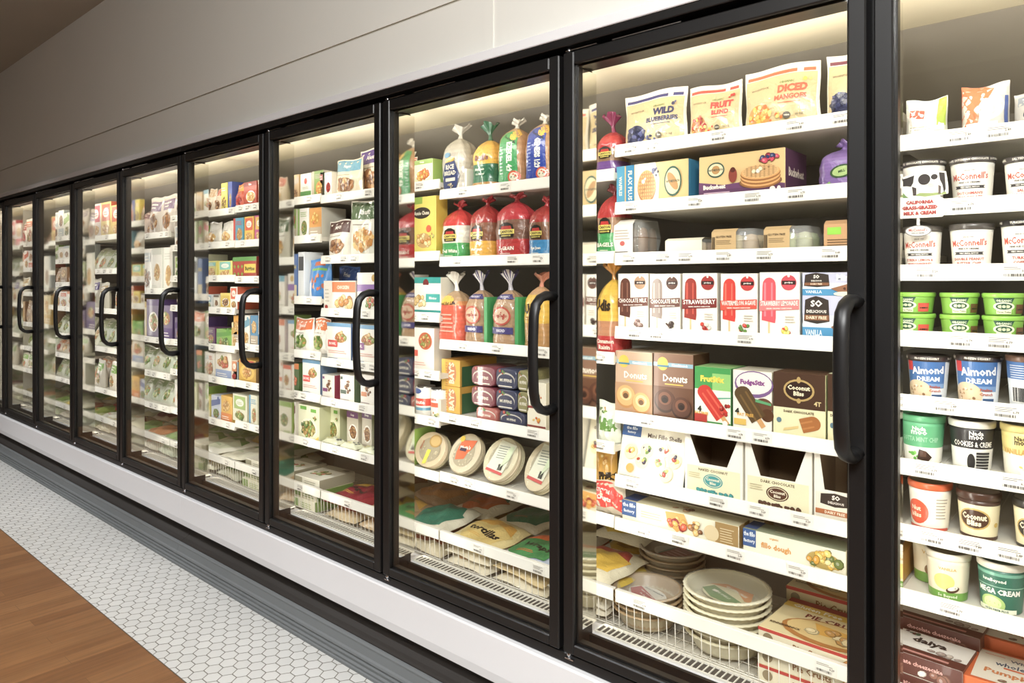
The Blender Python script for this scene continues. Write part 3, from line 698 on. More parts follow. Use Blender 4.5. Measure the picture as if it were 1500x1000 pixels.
# ---------------------------------------------------------------- generic artwork
def a_meal(band, title, tcol, food, plate='#f4f0e6', text='', sub='#a59c8c', seed=1, bandtop=True):
    def f(A):
        if band: A.R(0, .82, 1, 1, band)
        if title: A.T(title, .5, .90 if bandtop else .7, .085, tcol, .8)
        A.E(.56, .40, .36, .24, plate); A.blobs(.56, .40, .36, .235, FOOD[food], 34, seed, .19)
        if text: A.R(.04, .58, .52, .72, band or tcol); A.T(text, .28, .65, .07, '#f6f2e8', .42)
        A.lines(.08, .06, .7, .15, 2, sub); A.R(.78, .06, .92, .13, band or sub)
    return f
def a_blank(cols, food='gold', seed=1):
    def f(A):
        rg = random.Random(seed)
        A.R(0, .7, 1, 1, cols[0]); A.R(.1, .8, .8, .88, cols[1]); A.blobs(.5, .36, .36, .24, FOOD[food], 22, seed, .24)
        A.lines(.1, .04, .8, .12, 2, cols[1]); A.R(.1, .72, .5, .76, cols[1])
    return f
def a_bag(cols, food, seed=1, text=None):
    def f(A):
        A.R(.08, .62, .92, .88, cols[0]); A.R(.16, .78, .7, .82, cols[1]); A.R(.2, .7, .6, .73, cols[1])
        A.blobs(.5, .33, .36, .24, FOOD[food], 30, seed, .2)
        if text: A.T(text, .5, .74, .08, cols[1], .7)
    return f

def a_var(band, base, food, seed):
    k = random.Random(seed * 13 + 5).randrange(6); b2 = band or '#b9a890'
    def f(A):
        if k == 0: A.R(0, .84, 1, 1, b2); A.E(.55, .42, .38, .26, '#efe9da'); A.blobs(.55, .42, .36, .25, FOOD[food], 30, seed, .18); A.lines(.08, .05, .6, .13, 2, b2)
        elif k == 1: A.blobs(.5, .28, .46, .27, FOOD[food], 34, seed, .18); A.R(.08, .68, .92, .9, b2); A.lines(.16, .72, .8, .88, 2, '#efe9da')
        elif k == 2: A.R(0, 0, .2, 1, b2); A.blobs(.62, .34, .32, .3, FOOD[food], 24, seed, .2); A.lines(.3, .72, .9, .9, 3, b2)
        elif k == 3: A.poly([(0, .5), (1, .68), (1, .9), (0, .76)], b2); A.blobs(.55, .26, .4, .22, FOOD[food], 26, seed, .2); A.E(.8, .9, .1, .1, b2, same=True)
        elif k == 4: A.R(0, 0, 1, .34, b2); A.lines(.1, .1, .8, .26, 2, '#efe9da'); A.blobs(.5, .62, .4, .24, FOOD[food], 26, seed, .2)
        else: A.R(.1, .46, .9, .94, b2); A.E(.5, .7, .28, .14, '#efe9da'); A.lines(.3, .64, .7, .76, 2, b2); A.blobs(.5, .22, .4, .17, FOOD[food], 22, seed, .18)
    return f
# ---------------------------------------------------------------- stocking the shelves
YP = 1.795
def fx(u, Y=YP): q = (u - 750) / 1040; return Y * (.7519*q - .6593) / (.7519 + .6593*q)
def fz(u, v, Y=YP): X = fx(u, Y); return 1.33 - (v - 413) * (-.6593*X + .7519*Y) / 1040
ORD = ['leftmost', 'second', 'third', 'fourth', 'fifth', 'sixth', 'seventh', 'eighth', 'ninth', 'tenth', 'eleventh', 'twelfth', 'thirteenth']
SHO = ['top', 'second', 'third', 'fourth', 'fifth', 'sixth', 'seventh', 'eighth']
THINGS = []; OCC = {}
def deck(b, s): return SH[b][s] - DECK + .0013
def I(b, s, u0, u1, v, fn, desc, cat, group=None, own=None, dy=0, rz=0, z=None, h=None, gapw=.0012):
    """stand one item on shelf s of bay b between picture columns u0..u1, its top at row v"""
    Y = YP + dy; x0, x1 = fx(u0, Y) + gapw, fx(u1, Y) - gapw; zb = deck(b, s) if z is None else z
    hh = h or fz((u0 + u1) / 2, v, Y) - zb
    o = fn(x1 - x0, hh); o.location = ((x0 + x1) / 2, Y, zb); o.rotation_euler = (o.rotation_euler[0], o.rotation_euler[1], R(rz))
    reg(o, b, s, x0, x1, desc, cat, group, own); return o
def reg(o, b, s, x0, x1, desc, cat, group=None, own=None):
    THINGS.append((o, b, s, (x0 + x1) / 2, desc, cat, group, own))
    if x1 > x0: OCC.setdefault((b, s), []).append((x0, x1))
C_ = lambda d, **k: (lambda w, h: carton(w, h, d, **k))
P_ = lambda t, **k: (lambda w, h: pouch(w, h, t, **k))
L_ = lambda d, bands, **k: (lambda w, h: loaf(w, h, d, bands, **k))

# ===== bay 8 (behind the large near door)
def wood(band, txt, tcol, food, small, k):
    def f(A):
        A.R(.03, .03, .97, .83, '#c8b587'); A.R(.05, .845, .95, .90, band); A.R(.72, .845, .8, .90, '#efe8d6')
        A.T('WOODSTOCK', .24, .66, .035, '#6a5a44', .32); A.T('ORGANIC', .60, .70, .04, '#6f8a4a', .34)
        A.T(txt[0], .68, .59, .13, tcol, .52, bold=.06, res=2); A.T(txt[1], .66, .45, .085, tcol, .58, bold=.045, res=2)
        A.lines(.5, .36, .82, .385, 1, tcol, .4); A.blobs(.24, .22, .2, .22, FOOD[food], 34, k, .2); A.blobs(.5, .14, .14, .08, FOOD[food], 7, k + 1, .2)
        A.blobs(.86, .72, .06, .05, FOOD[food], 3, k + 2, .5)
        A.E(.62, .16, .05, .045, '#5a5347', same=True); A.T('USDA', .62, .16, .025, '#eee6d2', .08); A.T('10 OZ', .78, .16, .035, '#5a5347', .15)
    return f
I(8, 0, 910, 1001, 131, P_(.028, base='#e9e4d8', art=wood('#3f3f78', ('WILD', 'BLUEBERRIES'), '#2f3560', 'berry', 0, 3), seed=2), 0, 'frozen fruit pouch', 'frozen fruit pouches', 'cream pouch of wild blueberries with a navy band, on top shelf near door', rz=2)
I(8, 0, 1003, 1083, 121, P_(.026, base='#e6dfcf', art=wood('#c84a3c', ('FRUIT', 'BLEND'), '#cf3f3a', 'fruit', 0, 5), seed=3), 0, 'frozen fruit pouch', 'frozen fruit pouches', 'cream pouch of fruit blend with red lettering between blueberry and mango pouches', rz=-2, dy=.006)
I(8, 0, 1085, 1198, 93, P_(.03, base='#e9e3d4', art=wood('#d9653f', ('DICED', 'MANGOES'), '#dd5a3c', 'mango', 0, 7), seed=4), 0, 'frozen fruit pouch', 'frozen fruit pouches', 'wide cream pouch of diced mangoes with orange lettering on top shelf', rz=1)
I(8, 0, 1205, 1316, 70, P_(.024, base='#ece6d8', art=wood('#7a3a4c', ('DARK', 'CHERRIES'), '#6a2f40', 'berry', 0, 9), seed=5), 0, 'frozen fruit pouch', 'frozen fruit pouches', 'cream pouch with dark berries and a maroon band beside the diced mangoes', rz=-1)
def waffle(A, cx, cz, rx, rz, col):
    c = lin(col); A.E(cx, cz, rx, rz / A.w * A.h / 1, c, n=28) if False else A.poly([(cx + rx*cos(2*pi*i/28), cz + rz*sin(2*pi*i/28)) for i in range(28)], col)
    dk = tuple(k * .62 for k in c)
    for i in range(-3, 4):
        t = i / 4.2; hw = math.sqrt(1 - t*t) * .93
        A.poly([(cx + rx*(t-.05), cz - rz*hw), (cx + rx*(t+.05), cz - rz*hw), (cx + rx*(t+.05), cz + rz*hw), (cx + rx*(t-.05), cz + rz*hw)], dk); A.n -= 1
        A.poly([(cx - rx*hw, cz + rz*(t-.05)), (cx + rx*hw, cz + rz*(t-.05)), (cx + rx*hw, cz + rz*(t+.05)), (cx - rx*hw, cz + rz*(t+.05))], dk); A.n -= .8
    A.n += 1
def a_flax(A):
    A.R(.0, 0, .12, 1, '#4f9fc0'); A.R(.14, 0, .26, 1, '#2f86b2'); A.T('FLAX PLUS', .20, .5, .2*.6, '#e8e2c9', .8, rot=-pi/2); A.T('WAFFLES', .06, .5, .09, '#e8e2c9', .7, rot=-pi/2)
    A.poly([(.27, 0), (.27, 1), (.56, 1), (.62, .6), (.6, 0)], '#e9dcc0'); A.E(.44, .42, .13, .40, '#a8703c', n=28); waffle(A, .44, .46, .125, .37, '#d9a05c'); A.blobs(.56, .78, .05, .14, FOOD['berry'], 9, 2, .4); A.blobs(.42, .6, .05, .1, ['#f4ead2'], 3, 5, .5)
    A.E(.8, .5, .115, .36, '#2e5a4b'); A.E(.8, .5, .1, .31, '#e2cf9f'); A.E(.8, .5, .05, .24, '#b98a4e', rot=.5); A.T("NATURE'S PATH", .8, .5, .06, '#2e4a3b', .18)
I(8, 1, 903, 1009, 238, C_(.15, base='#d9b877', side='#3f8fb4', top='#c9a868', art=a_flax), 0, 'waffle carton', 'waffle cartons', 'tan and blue waffle carton with oval wheat emblem on second shelf')
def a_buck(A):
    A.poly([(0, 0), (1, 0), (1, .22), (.62, .34), (.3, .30), (0, .40)], '#6b3f66'); A.R(0, 0, 1, .2, '#613a5c'); A.T('Buckwheat', .19, .27, .11, '#f4e9d4', .27, bold=.05); A.lines(.06, .12, .4, .19, 1, '#c9a9b8')
    A.E(.21, .66, .105, .18, '#3a5a4b'); A.E(.21, .66, .09, .145, '#e2d2a6'); A.E(.21, .66, .05, .1, '#b98a4e', rot=.4); A.T("NATURE'S PATH", .21, .66, .05, '#2e4a3b', .17)
    el = lambda cx, cz, rx, rz, c: A.poly([(cx + rx*cos(2*pi*i/28), cz + rz*sin(2*pi*i/28)) for i in range(28)], c)
    el(.73, .30, .24, .15, '#7a5230')
    for z in (.34, .42, .50): el(.73, z - .02, .225, .17, '#9c6530'); el(.73, z + .01, .22, .16, '#d9a05c')
    waffle(A, .73, .53, .205, .15, '#e3b170'); A.blobs(.70, .56, .06, .06, ['#f4ead2', '#efdcb0'], 5, 6, .4)
    A.blobs(.83, .80, .12, .08, ['#b5273a', '#d0455a', '#2f3a66', '#8c1f30'], 12, 8, .3); A.E(.42, .5, .05, .17, '#8c3a2c'); A.E(.42, .62, .03, .06, '#5a2218')
    A.E(.87, .12, .03, .05, '#e9e0d0'); A.E(.94, .12, .02, .05, '#e9e0d0')
I(8, 1, 1023.5, 1151, 223, C_(.155, base='#dcbb7c', side='#55304f', top='#c7a266', art=a_buck, sideart=lambda A: A.T('Buckwheat', .5, .5, .2, '#e8d9c9', .7, rot=0)), 0, 'waffle carton', 'waffle cartons', 'purple and tan buckwheat waffle carton with berries on a waffle stack')
def a_purple(A):
    A.E(.6, .42, .26, .16, '#3e5a3a', rot=.2); A.E(.6, .42, .21, .12, '#a6c07a', rot=.2); A.T('MILL', .6, .42, .06, '#2e4a2b', .3, rot=.2); A.blobs(.3, .12, .1, .05, ['#7ab04a'], 4, 2, .5)
I(8, 1, 1193, 1262, 216, L_(.1, [(1, '#8d6fb0')], art=a_purple, neck='#8d6fb0', fanh=.02, seed=3), 0, 'bagged bread', 'bagged bread', 'purple bagged loaf leaning at right end of second shelf, near door')
kraft = lambda A: (A.T('GLUTEN FREE', .5, .8, .1, '#5b4a33', .7), A.lines(.2, .45, .85, .68, 3, '#8a744f'), A.bars(.02, .1, .16, .8, 7, '#4a3d2c'))
def a_white_lbl(A): A.lines(.12, .55, .9, .9, 4, '#b9a99a'); A.E(.5, .42, .12, .1, '#c9605a', same=True); A.lines(.1, .08, .9, .2, 2, '#5b4a43')
I(8, 2, 900, 938, 322, lambda w, h: clamshell(w*1.25, h, .12, fill='#6e4a30', sleeve='#ece6da', art=a_white_lbl, sx=(.05, .7)), 0, 'bakery tray', 'clear bakery trays', 'tall clear bakery tray with a white label at left end of third shelf', dy=.01)
I(8, 2, 974, 1031, 349, lambda w, h: clamshell(w, h, .11, fill='#cdb890', sleeve='#e6dcc2', art=None, sx=(.02, .98)), 0, 'bakery tray', 'clear bakery trays', 'lowest clear bakery tray with pale sleeve beside the white labelled one', dy=.02)
I(8, 2, 1036, 1107, 335, lambda w, h: clamshell(w, h, .13, fill='#b8a27a', sleeve='#c9a873', art=kraft), 0, 'bakery tray', 'clear bakery trays', 'clear bakery tray with kraft band, left of the two alike on third shelf')
I(8, 2, 1112, 1187, 331, lambda w, h: clamshell(w, h, .13, fill='#a9b08a', sleeve='#c9a873', art=kraft), 0, 'bakery tray', 'clear bakery trays', 'clear bakery tray with kraft band, right of the two alike on third shelf')
I(8, 2, 1200, 1275, 322, lambda w, h: clamshell(w, h, .13, fill='#b58a5a', sleeve='#c79a6a', art=lambda A: (A.R(.1, .62, .5, .9, '#8fd03a'), A.lines(.1, .2, .8, .5, 3, '#6b5236')), sx=(.1, .8)), 0, 'bakery tray', 'clear bakery trays', 'clear bakery tray with bright green sticker beside the door handle')
def goodpop(c1, c2, disc, band, txt, fr, k):
    def f(A):
        A.R(.22, .02, .27, .26, '#d9bd8a')
        P = [(.06, .26), (.40, .22), (.42, .30), (.42, .78)] + [(.25 + .17*cos(a), .80 + .12*sin(a)) for a in [i*pi/8 for i in range(1, 8)]] + [(.08, .78)]
        A.poly(P, c1); A.R(.12, .32, .17, .84, c2); A.R(.30, .32, .34, .84, c2)
        A.E(.74, .84, .19, .19, disc, same=True, n=28); A.R(.57, .81, .91, .87, '#3a2622'); A.T('goodpop', .74, .84, .034, '#f1ece2', .3); A.E(.74, .94, .03, .03, '#f1ece2', same=True)
        A.poly([(0, .40), (1, .44), (1, .59), (0, .56)], band); A.T(txt, .5, .525, .075, '#f4efe4', .93, rot=.03, bold=.02); A.T('CREAM, ORGANIC CANE SUGAR', .5, .445, .025, '#f4efe4', .9, rot=.03)
        A.blobs(.68, .12, .17, .07, fr, 9, k, .36); A.lines(.66, .24, .92, .36, 3, '#c9bfae')
    return f
GP = [(905, 950, 400.5, '#5e3324', '#8a5a45', '#b08a68', '#6b3a2c', 'CHOCOLATE MILK', ['#c9a9a0', '#8a6a60'], 'leftmost popsicle carton on fourth shelf, dark brown bar, tan disc'),
      (951.5, 997, 400.8, '#8c7a70', '#b5a79d', '#5e3a2c', '#6b4034', 'CHOCOLATE MILK', ['#5a3a2c', '#3e261c'], 'white popsicle carton with greyish brown bar and dark brown disc'),
      (999, 1051, 400, '#9b2f24', '#c9503c', '#a5302c', '#7e2a26', 'STRAWBERRY', ['#d5402f', '#b02a20', '#e8e0d0'], 'white popsicle carton with dark red bar and maroon band'),
      (1055, 1110, 400.5, '#d5382c', '#ee6a55', '#c93a3a', '#d8503c', 'WATERMELON AGAVE', ['#5f8a3a', '#d5402f', '#7aa04a'], 'white popsicle carton with scarlet bar and a green melon'),
      (1112, 1172, 398.5, '#e0505a', '#f0808a', '#cf4a55', '#e07a78', 'STRAWBERRY LEMONADE', ['#e8d04a', '#d5402f', '#efe07a'], 'white popsicle carton with pink bar, lemons and strawberries')]
for i, (u0, u1, v, c1, c2, dc, bd, tx, frc, lb) in enumerate(GP):
    I(8, 3, u0, u1, v, C_(.07, base='#ece7db', side='#d8d0c0', art=goodpop(c1, c2, dc, bd, tx, frc, i)), 0, 'popsicle carton', 'popsicle cartons on the fourth shelf', lb)
def a_so(mint):
    def f(A):
        A.R(0, .55, 1, 1, '#c4c6df'); A.R(0, .0, 1, .28, '#4a93c0'); A.T('VANILLA', .2, .16, .13, '#dfe7ea', .3); A.poly([(0, .28), (.7, .28), (.5, .38), (0, .36)], '#cfe0e6')
        A.poly([(.03, .42), (.05, .9), (.14, .95), (.24, .99), (.36, .95), (.46, .9), (.48, .42), (.26, .36)], '#3d342e'); A.T('SO', .25, .82, .16, '#f0ebe0', .3, bold=.04)
        A.T('DELICIOUS', .25, .64, .07, '#f0ebe0', .4); A.R(.04, .44, .47, .56, '#8a5a3a'); A.T('DAIRY FREE', .25, .5, .07, '#f0dfc0', .36)
        if mint: A.T('Mini', .72, .78, .28, '#e9f0f4', .42, bold=.06)
        A.poly([(.5, .3), (.95, .62), (1, .2), (.7, .08)], '#9b6a4c'); A.blobs(.8, .35, .12, .2, ['#5a3626', '#b58a6a'], 10, 3, .2); A.E(.75, .08, .2, .1, '#efe6c9')
    return f
zb = fz(1175, 487, YP); so_h = fz(1208, 433) - deck(8, 3)
I(8, 3, 1175, 1262, 433, C_(.12, base='#dfe4ea', side='#4a7fb0', art=a_so(False)), 0, 'ice cream sandwich carton', 'stacked ice cream sandwich cartons', 'lower blue and white ice cream sandwich carton beside door handle')
I(8, 3, 1175, 1262, 398, C_(.12, base='#dfe4ea', side='#4a7fb0', art=a_so(True)), 0, 'ice cream sandwich carton', 'stacked ice cream sandwich cartons', 'upper blue and white ice cream sandwich carton, stacked on another', z=deck(8, 3) + so_h + .0005, h=fz(1218, 398) - fz(1218, 432))
def a_donut(dark):
    a, b_, c = ('#5a3626', '#7a4c34', '#3e2418') if dark else ('#d9a868', '#e9c48a', '#b9854a')
    def f(A):
        A.R(0, 0, 1, .5, '#6b4630' if dark else '#b98f6a'); A.R(0, .80, 1, .86, '#8fb4c4'); A.E(.24, .84, .14, .1, '#e8b93a'); A.R(.1, .79, .4, .82, '#3f7f96'); A.T('Kinnikinnick', .68, .83, .04, '#e9f0ee', .5)
        A.T('Donuts', .56, .63, .11, '#f4ead8', .62, bold=.03); A.lines(.3, .53, .8, .56, 1, '#e0b84a', .6)
        for cx, cz, r in ((.3, .28, .27), (.72, .2, .25)):
            A.E(cx, cz, r, r, c, same=True, n=28); A.E(cx, cz + .02, r*.92, r*.9, a, same=True, n=28); A.E(cx, cz + .04, r*.6, r*.55, b_, same=True, n=24); A.E(cx, cz + .03, r*.36, r*.34, c, same=True); A.E(cx, cz + .015, r*.26, r*.24, '#6b4c30' if not dark else '#23120a', same=True)
        A.T('GLUTEN FREE', .3, .03, .035, '#efe2cc', .5)
    return f
I(8, 4, 901, 956, 515, C_(.1, base='#c7a78a', side='#a07c5c', top='#d8c9b0', art=a_donut(False)), 0, 'doughnut carton', 'doughnut cartons', 'tan doughnut carton with pale glazed rings on fifth shelf')
I(8, 4, 957, 1016, 518, C_(.1, base='#8a6650', side='#5a3a28', top='#a58a70', art=a_donut(True)), 0, 'doughnut carton', 'doughnut cartons', 'brown doughnut carton with chocolate rings on fifth shelf')
def popbar(A, x0, z0, x1, z1, wd, c1, c2, stick=True):
    dx, dz = x1 - x0, z1 - z0; k = A.h / A.w; L = math.hypot(dx, dz*k); nx, nz = -dz*k/L*wd, dx/L*wd/k
    if stick: A.poly([(x0 - nx*.3 - dx*.3, z0 - nz*.3 - dz*.3), (x0 + nx*.3 - dx*.3, z0 + nz*.3 - dz*.3), (x0 + nx*.3, z0 + nz*.3), (x0 - nx*.3, z0 - nz*.3)], '#cf9a5c')
    P = [(x0 - nx, z0 - nz), (x0 + nx, z0 + nz)] + [(x1 + nx*cos(a) + dx/L*wd*sin(a), z1 + nz*cos(a) + dz/L*wd*sin(a)*.8) for a in [i*pi/8 for i in range(9)]]
    A.poly(P, c1)
    for t in (-.45, .35): A.poly([(x0 + nx*(t-.12), z0 + nz*(t-.12)), (x0 + nx*(t+.12), z0 + nz*(t+.12)), (x1 + nx*(t+.12), z1 + nz*(t+.12)), (x1 + nx*(t-.12), z1 + nz*(t-.12))], c2)
def a_frut(A):
    A.R(0, 0, 1, 1, '#e9ecd8'); A.R(0, .0, 1, .08, '#3f8a45'); A.R(0, .62, 1, 1, '#3f9a4c'); A.R(.5, .62, 1, .9, '#8cc46a'); A.T('FrutStix', .5, .80, .11, '#e9d23a', .86, bold=.06); A.poly([(.4, .48), (1, .52), (1, .5), (.4, .45)], '#5aa88a')
    popbar(A, .78, .18, .28, .58, .2, '#c92f22', '#e35a40'); A.T('4', .14, .28, .10, '#2a2a22', .2, bold=.06); A.R(0, .06, .36, .2, '#b5332a'); A.T('FAT FREE', .2, .21, .045, '#e0a83a', .4); A.blobs(.88, .3, .16, .12, FOOD['red'], 7, 3, .4); A.E(.86, .08, .07, .07, '#f0ece0', same=True)
I(8, 4, 1017.5, 1071, 538, C_(.1, base='#6fae5c', side='#4a8a4a', top='#9cc77a', art=a_frut), 0, 'popsicle carton', 'popsicle cartons on the fifth shelf', 'green popsicle carton with a slanting red bar, yellow lettering')
def a_fudge(A):
    A.E(.55, .78, .5, .22, '#7a5a8a'); A.E(.55, .8, .46, .18, '#e8e0d4'); A.T('FudgeStix', .52, .80, .11, '#8a4a8a', .9, bold=.06); A.E(.8, .44, .24, .2, '#6a4630', same=True); A.E(.9, .3, .16, .16, '#57371f', same=True)
    popbar(A, .68, .22, .26, .62, .21, '#5b4527', '#75592f'); A.T('4', .12, .32, .1, '#2a2a22', .2, bold=.06); A.T('FAT FREE', .34, .27, .05, '#d9a43a', .55); A.R(.04, .1, .36, .2, '#d9b24a'); A.poly([(.6, .55), (1, .5), (1, .46), (.6, .5)], '#5aa06a'); A.lines(.04, .02, .5, .06, 1, '#8a7a60')
I(8, 4, 1073, 1131, 543, C_(.1, base='#e9e3d4', side='#cfc6b2', top='#d9cfb9', art=a_fudge), 0, 'popsicle carton', 'popsicle cartons on the fifth shelf', 'white popsicle carton with a slanting brown fudge bar')
def a_bliss(A):
    A.R(0, .46, 1, 1, '#4b3222'); A.R(0, 0, 1, .46, '#e2dcae'); A.E(.5, .74, .3, .17, '#b99a5a'); A.E(.5, .74, .26, .14, '#35211a'); A.E(.5, .9, .04, .05, '#b99a5a'); A.E(.5, .58, .04, .04, '#b99a5a')
    A.T('Coconut', .5, .78, .075, '#efe2bd', .44, bold=.04); A.T('Bliss', .5, .69, .07, '#efe2bd', .26, bold=.04); A.T('DARK CHOCOLATE', .5, .405, .04, '#5a4024', .85); A.T('4T', .86, .56, .07, '#d9c48a', .15)
    popbar(A, .55, .2, .78, .26, .14, '#a8672f', '#bd7b3c', False); A.poly([(.2, .10), (.22, .14), (.5, .2), (.5, .16)], '#d9bd7a'); A.E(.12, .26, .05, .04, '#5a7a8a'); A.lines(.08, .02, .5, .06, 2, '#8a7a50')
I(8, 4, 1132.5, 1210, 547, C_(.09, base='#dcd6a4', side='#c9c08a', top='#6a4a34', art=a_bliss), 0, 'ice cream bar carton', 'ice cream bar cartons', 'dark brown and cream ice cream bar carton with ornate oval emblem')
I(8, 4, 1212, 1270, 549, C_(.09, base='#d9e0b8', side='#7fb08a', art=lambda A: (A.R(0, .5, .3, 1, '#6fb08c'), a_bliss(A))), 0, 'ice cream bar carton', 'ice cream bar cartons', 'ice cream bar carton with green edge, mostly hidden by door handle')
def a_fillo(A):
    A.R(0, .78, .3, 1, '#3d6096'); A.T('the fillo', .15, .93, .06, '#e8edf2', .26, bold=.03); A.T('factory', .15, .85, .06, '#e8edf2', .24, bold=.03); A.T('Mini Fillo Shells', .66, .84, .085, '#5a4436', .6, bold=.02)
    for cx, cz, k in ((.42, .56, 1), (.68, .62, 2), (.36, .36, 3), (.62, .38, 4), (.84, .46, 5), (.74, .2, 6), (.18, .5, 7)):
        A.E(cx, cz, .1, .1, '#efdfae', same=True); A.blobs(cx, cz + .02, .075, .07, ['#e8c35a', '#b5402c', '#6a8a3a', '#3b2f4a', '#f0e2bd'], 7, k, .42)
    A.E(.2, .2, .06, .06, '#e0a24a', same=True); A.lines(.05, .04, .4, .08, 1, '#a59a80')
o = I(8, 5, 903, 1001, 627, C_(.035, base='#ece6cf', side='#3c4a5c', art=a_fillo), 0, 'pastry shell carton', 'cartons on the sixth shelf', 'cream pastry shell carton leaning back at left end of sixth shelf', gapw=.002)
o.rotation_euler.x = R(-14)
def a_cad(dark):
    t = '#5b3a2a' if dark else '#3f9a9a'
    def f(A):
        A.R(.04, .04, .96, .45, '#e6dfb8'); A.T('DARK CHOCOLATE' if dark else 'NAKED COCONUT', .5, .40, .045, '#6b5a3a', .8); A.E(.5, .24, .17, .11, t); A.E(.5, .24, .15, .095, '#e6dfb8'); A.E(.5, .24, .14, .085, t)
        A.T('Coconut', .5, .265, .05, '#efe6c9', .24); A.T('Bliss', .5, .205, .045, '#efe6c9', .15); A.blobs(.5, .065, .46, .02, [t, t], 26, 3, .07); A.lines(.08, .26, .3, .36, 3, '#c9c09a')
    return f
I(8, 5, 1003, 1088.5, 636, lambda w, h: caddy(w, h, .16, (.26, .50), art=a_cad(False)), 0, 'display caddy', 'open display caddies', 'open white display caddy with notched front and teal emblem')
I(8, 5, 1091, 1190, 650, lambda w, h: caddy(w, h, .16, (.24, .47), art=a_cad(True)), 0, 'display caddy', 'open display caddies', 'open white display caddy with notched front and brown emblem')
def a_cadso(A):
    A.R(.03, .03, .97, .40, '#e6e0ce'); A.poly([(.12, .24), (.13, .38), (.4, .41), (.7, .38), (.72, .24), (.4, .21)], '#3d342e'); A.T('SO', .42, .345, .07, '#f0ebe0', .3, bold=.04); A.T('DELICIOUS', .42, .27, .035, '#f0ebe0', .5)
    A.R(.03, .09, .97, .16, '#b56a3a'); A.T('DAIRY FREE', .4, .125, .04, '#f2e6cf', .6); A.lines(.1, .02, .7, .07, 1, '#4a5a7a')
I(8, 5, 1192, 1272, 664, lambda w, h: caddy(w, h, .16, (.2, .44), art=a_cadso), 0, 'display caddy', 'open display caddies', 'open white display caddy with black and orange label by door frame')
def a_phyl(big):
    def f(A):
        A.R(0, .28, .135, 1, '#3d6096'); A.T('the fillo', .067, .80, .2, '#e8edf2', .12, bold=.03); A.T('factory', .067, .5, .2, '#e8edf2', .12, bold=.03)
        if big: A.T('organic', .32, .80, .12, '#e0a85a', .14); A.T('fillo dough', .34, .45, .30, '#dd9a45', .30, bold=.03); A.blobs(.8, .45, .19, .4, ['#e8b93a', '#f2d26a', '#d9a02c', '#6a7a3a', '#f0dc9a'], 24, 5, .22)
        else: A.lines(.18, .4, .38, .75, 3, '#c9b98f'); A.poly([(.40, .92), (.56, .98), (.6, .5), (.5, .1), (.42, .4)], '#e2a650'); A.blobs(.5, .5, .09, .35, FOOD['fruit'], 14, 3, .3); A.blobs(.67, .5, .08, .3, FOOD['gold'] + FOOD['brown'], 14, 4, .3); A.R(.82, 0, 1, 1, '#a5854e'); A.E(.79, .45, .06, .06, '#d9c69a', same=True); A.lines(.86, .2, .97, .85, 6, '#d9c69a')
    return f
zf = fz(990, 745, YP)
I(8, 6, 911, 1083, 0, C_(.07, base='#eae4ca', side='#a5854e', top='#cdc4a0', art=a_phyl(False), topart=lambda A: (A.R(0, .1, .13, 1, '#3d5484'), A.blobs(.5, .5, .1, .4, FOOD['brown'], 8, 3, .3))), 0, 'dough carton', 'long dough cartons', 'long low cream dough carton with filled pastries and brown end', h=.062)
I(8, 6, 1088, 1240, 0, C_(.07, base='#ece6ce', side='#c9c09a', top='#8f9678', art=a_phyl(True), topart=lambda A: (A.R(0, .1, .13, 1, '#3d5484'), A.lines(.3, .3, .5, .7, 2, '#b9b08a'))), 0, 'dough carton', 'long dough cartons', 'long low cream dough carton with large orange lettering beside door frame', h=.062)
I(8, 6, 950, 1120, 0, C_(.07, base='#e2dabb', side='#a5854e', top='#7a6a4c', topart=lambda A: (A.R(0, .1, .13, 1, '#3d5484'), A.blobs(.6, .5, .12, .4, FOOD['red'], 8, 3, .3))), 0, 'dough carton', 'long dough cartons', 'long low dough carton lying behind the front pair on seventh shelf', h=.062, dy=.085)

# ===== bay 9 (cut-off door at the right): round tubs
def a_mc(fl, k=0):
    def f(A):
        A.T("McConnell's", .5, .66, .17, '#c9503a', .86, rot=.04, bold=.02); A.T('SINCE 1949', .5, .80, .035, '#8a8078', .3); A.T('FINE ICE CREAMS', .5, .51, .045, '#3d3a38', .72)
        A.poly([(.14, .36), (.18, .395), (.14, .43), (.86, .43), (.82, .395), (.86, .36)], '#3d3a3a'); A.T('VERY SMALL BATCH', .5, .395, .035, '#e8e2d4', .55)
        A.T(fl[0], .5, .25, .07, '#b9483a', .74, bold=.02); A.T(fl[1], .5, .145, .07, '#b9483a', .66, bold=.02)
    return f
def lidtxt(t, c='#e8e2d4'): return lambda A: [A.T(t, x, .5, .4, c, .8) for x in (-.3, .55, 1.4)]
def TUB(b, s, u0, u1, v, fn, own, cat='ice cream tub', group='round ice cream tubs', **k): return I(b, s, u0, u1, v, fn, 0, cat, group, own, **k)
def tb(rbk=.8, **k): return lambda w, h: tub(w/2 - .002, w/2*rbk, h, **k)
TUB(9, 1, 1314, 1381, 234, tb(.84, lid='#4a4440', lidart=lidtxt('CHOCOLATE CHOCOLATE'), art=a_mc(('SEA SALT', 'CREAM & COOKIES'))), 'white ice cream tub with dark lid standing behind the cow sign')
TUB(9, 1, 1385, 1456, 229, tb(.82, lid='#4a4440', lidart=lidtxt('DUTCHMAN CHOCOLATE'), art=a_mc(("DUTCHMAN'S", 'CHOCOLATE'))), 'white ice cream tub with red script right of the cow sign')
TUB(9, 1, 1465, 1538, 227, tb(.82, lid='#4a4440', lidart=lidtxt('SALTED CARAMEL'), art=a_mc(('SALTED', 'CARAMEL CHIP'))), 'white ice cream tub cut by picture edge on second shelf')
TUB(9, 2, 1316, 1377, 331, tb(.84, lid='#5a544c', art=a_mc(('EUREKA LEMON &', 'MARIONBERRIES'))), 'white ice cream tub with oval badge hanging before its lid')
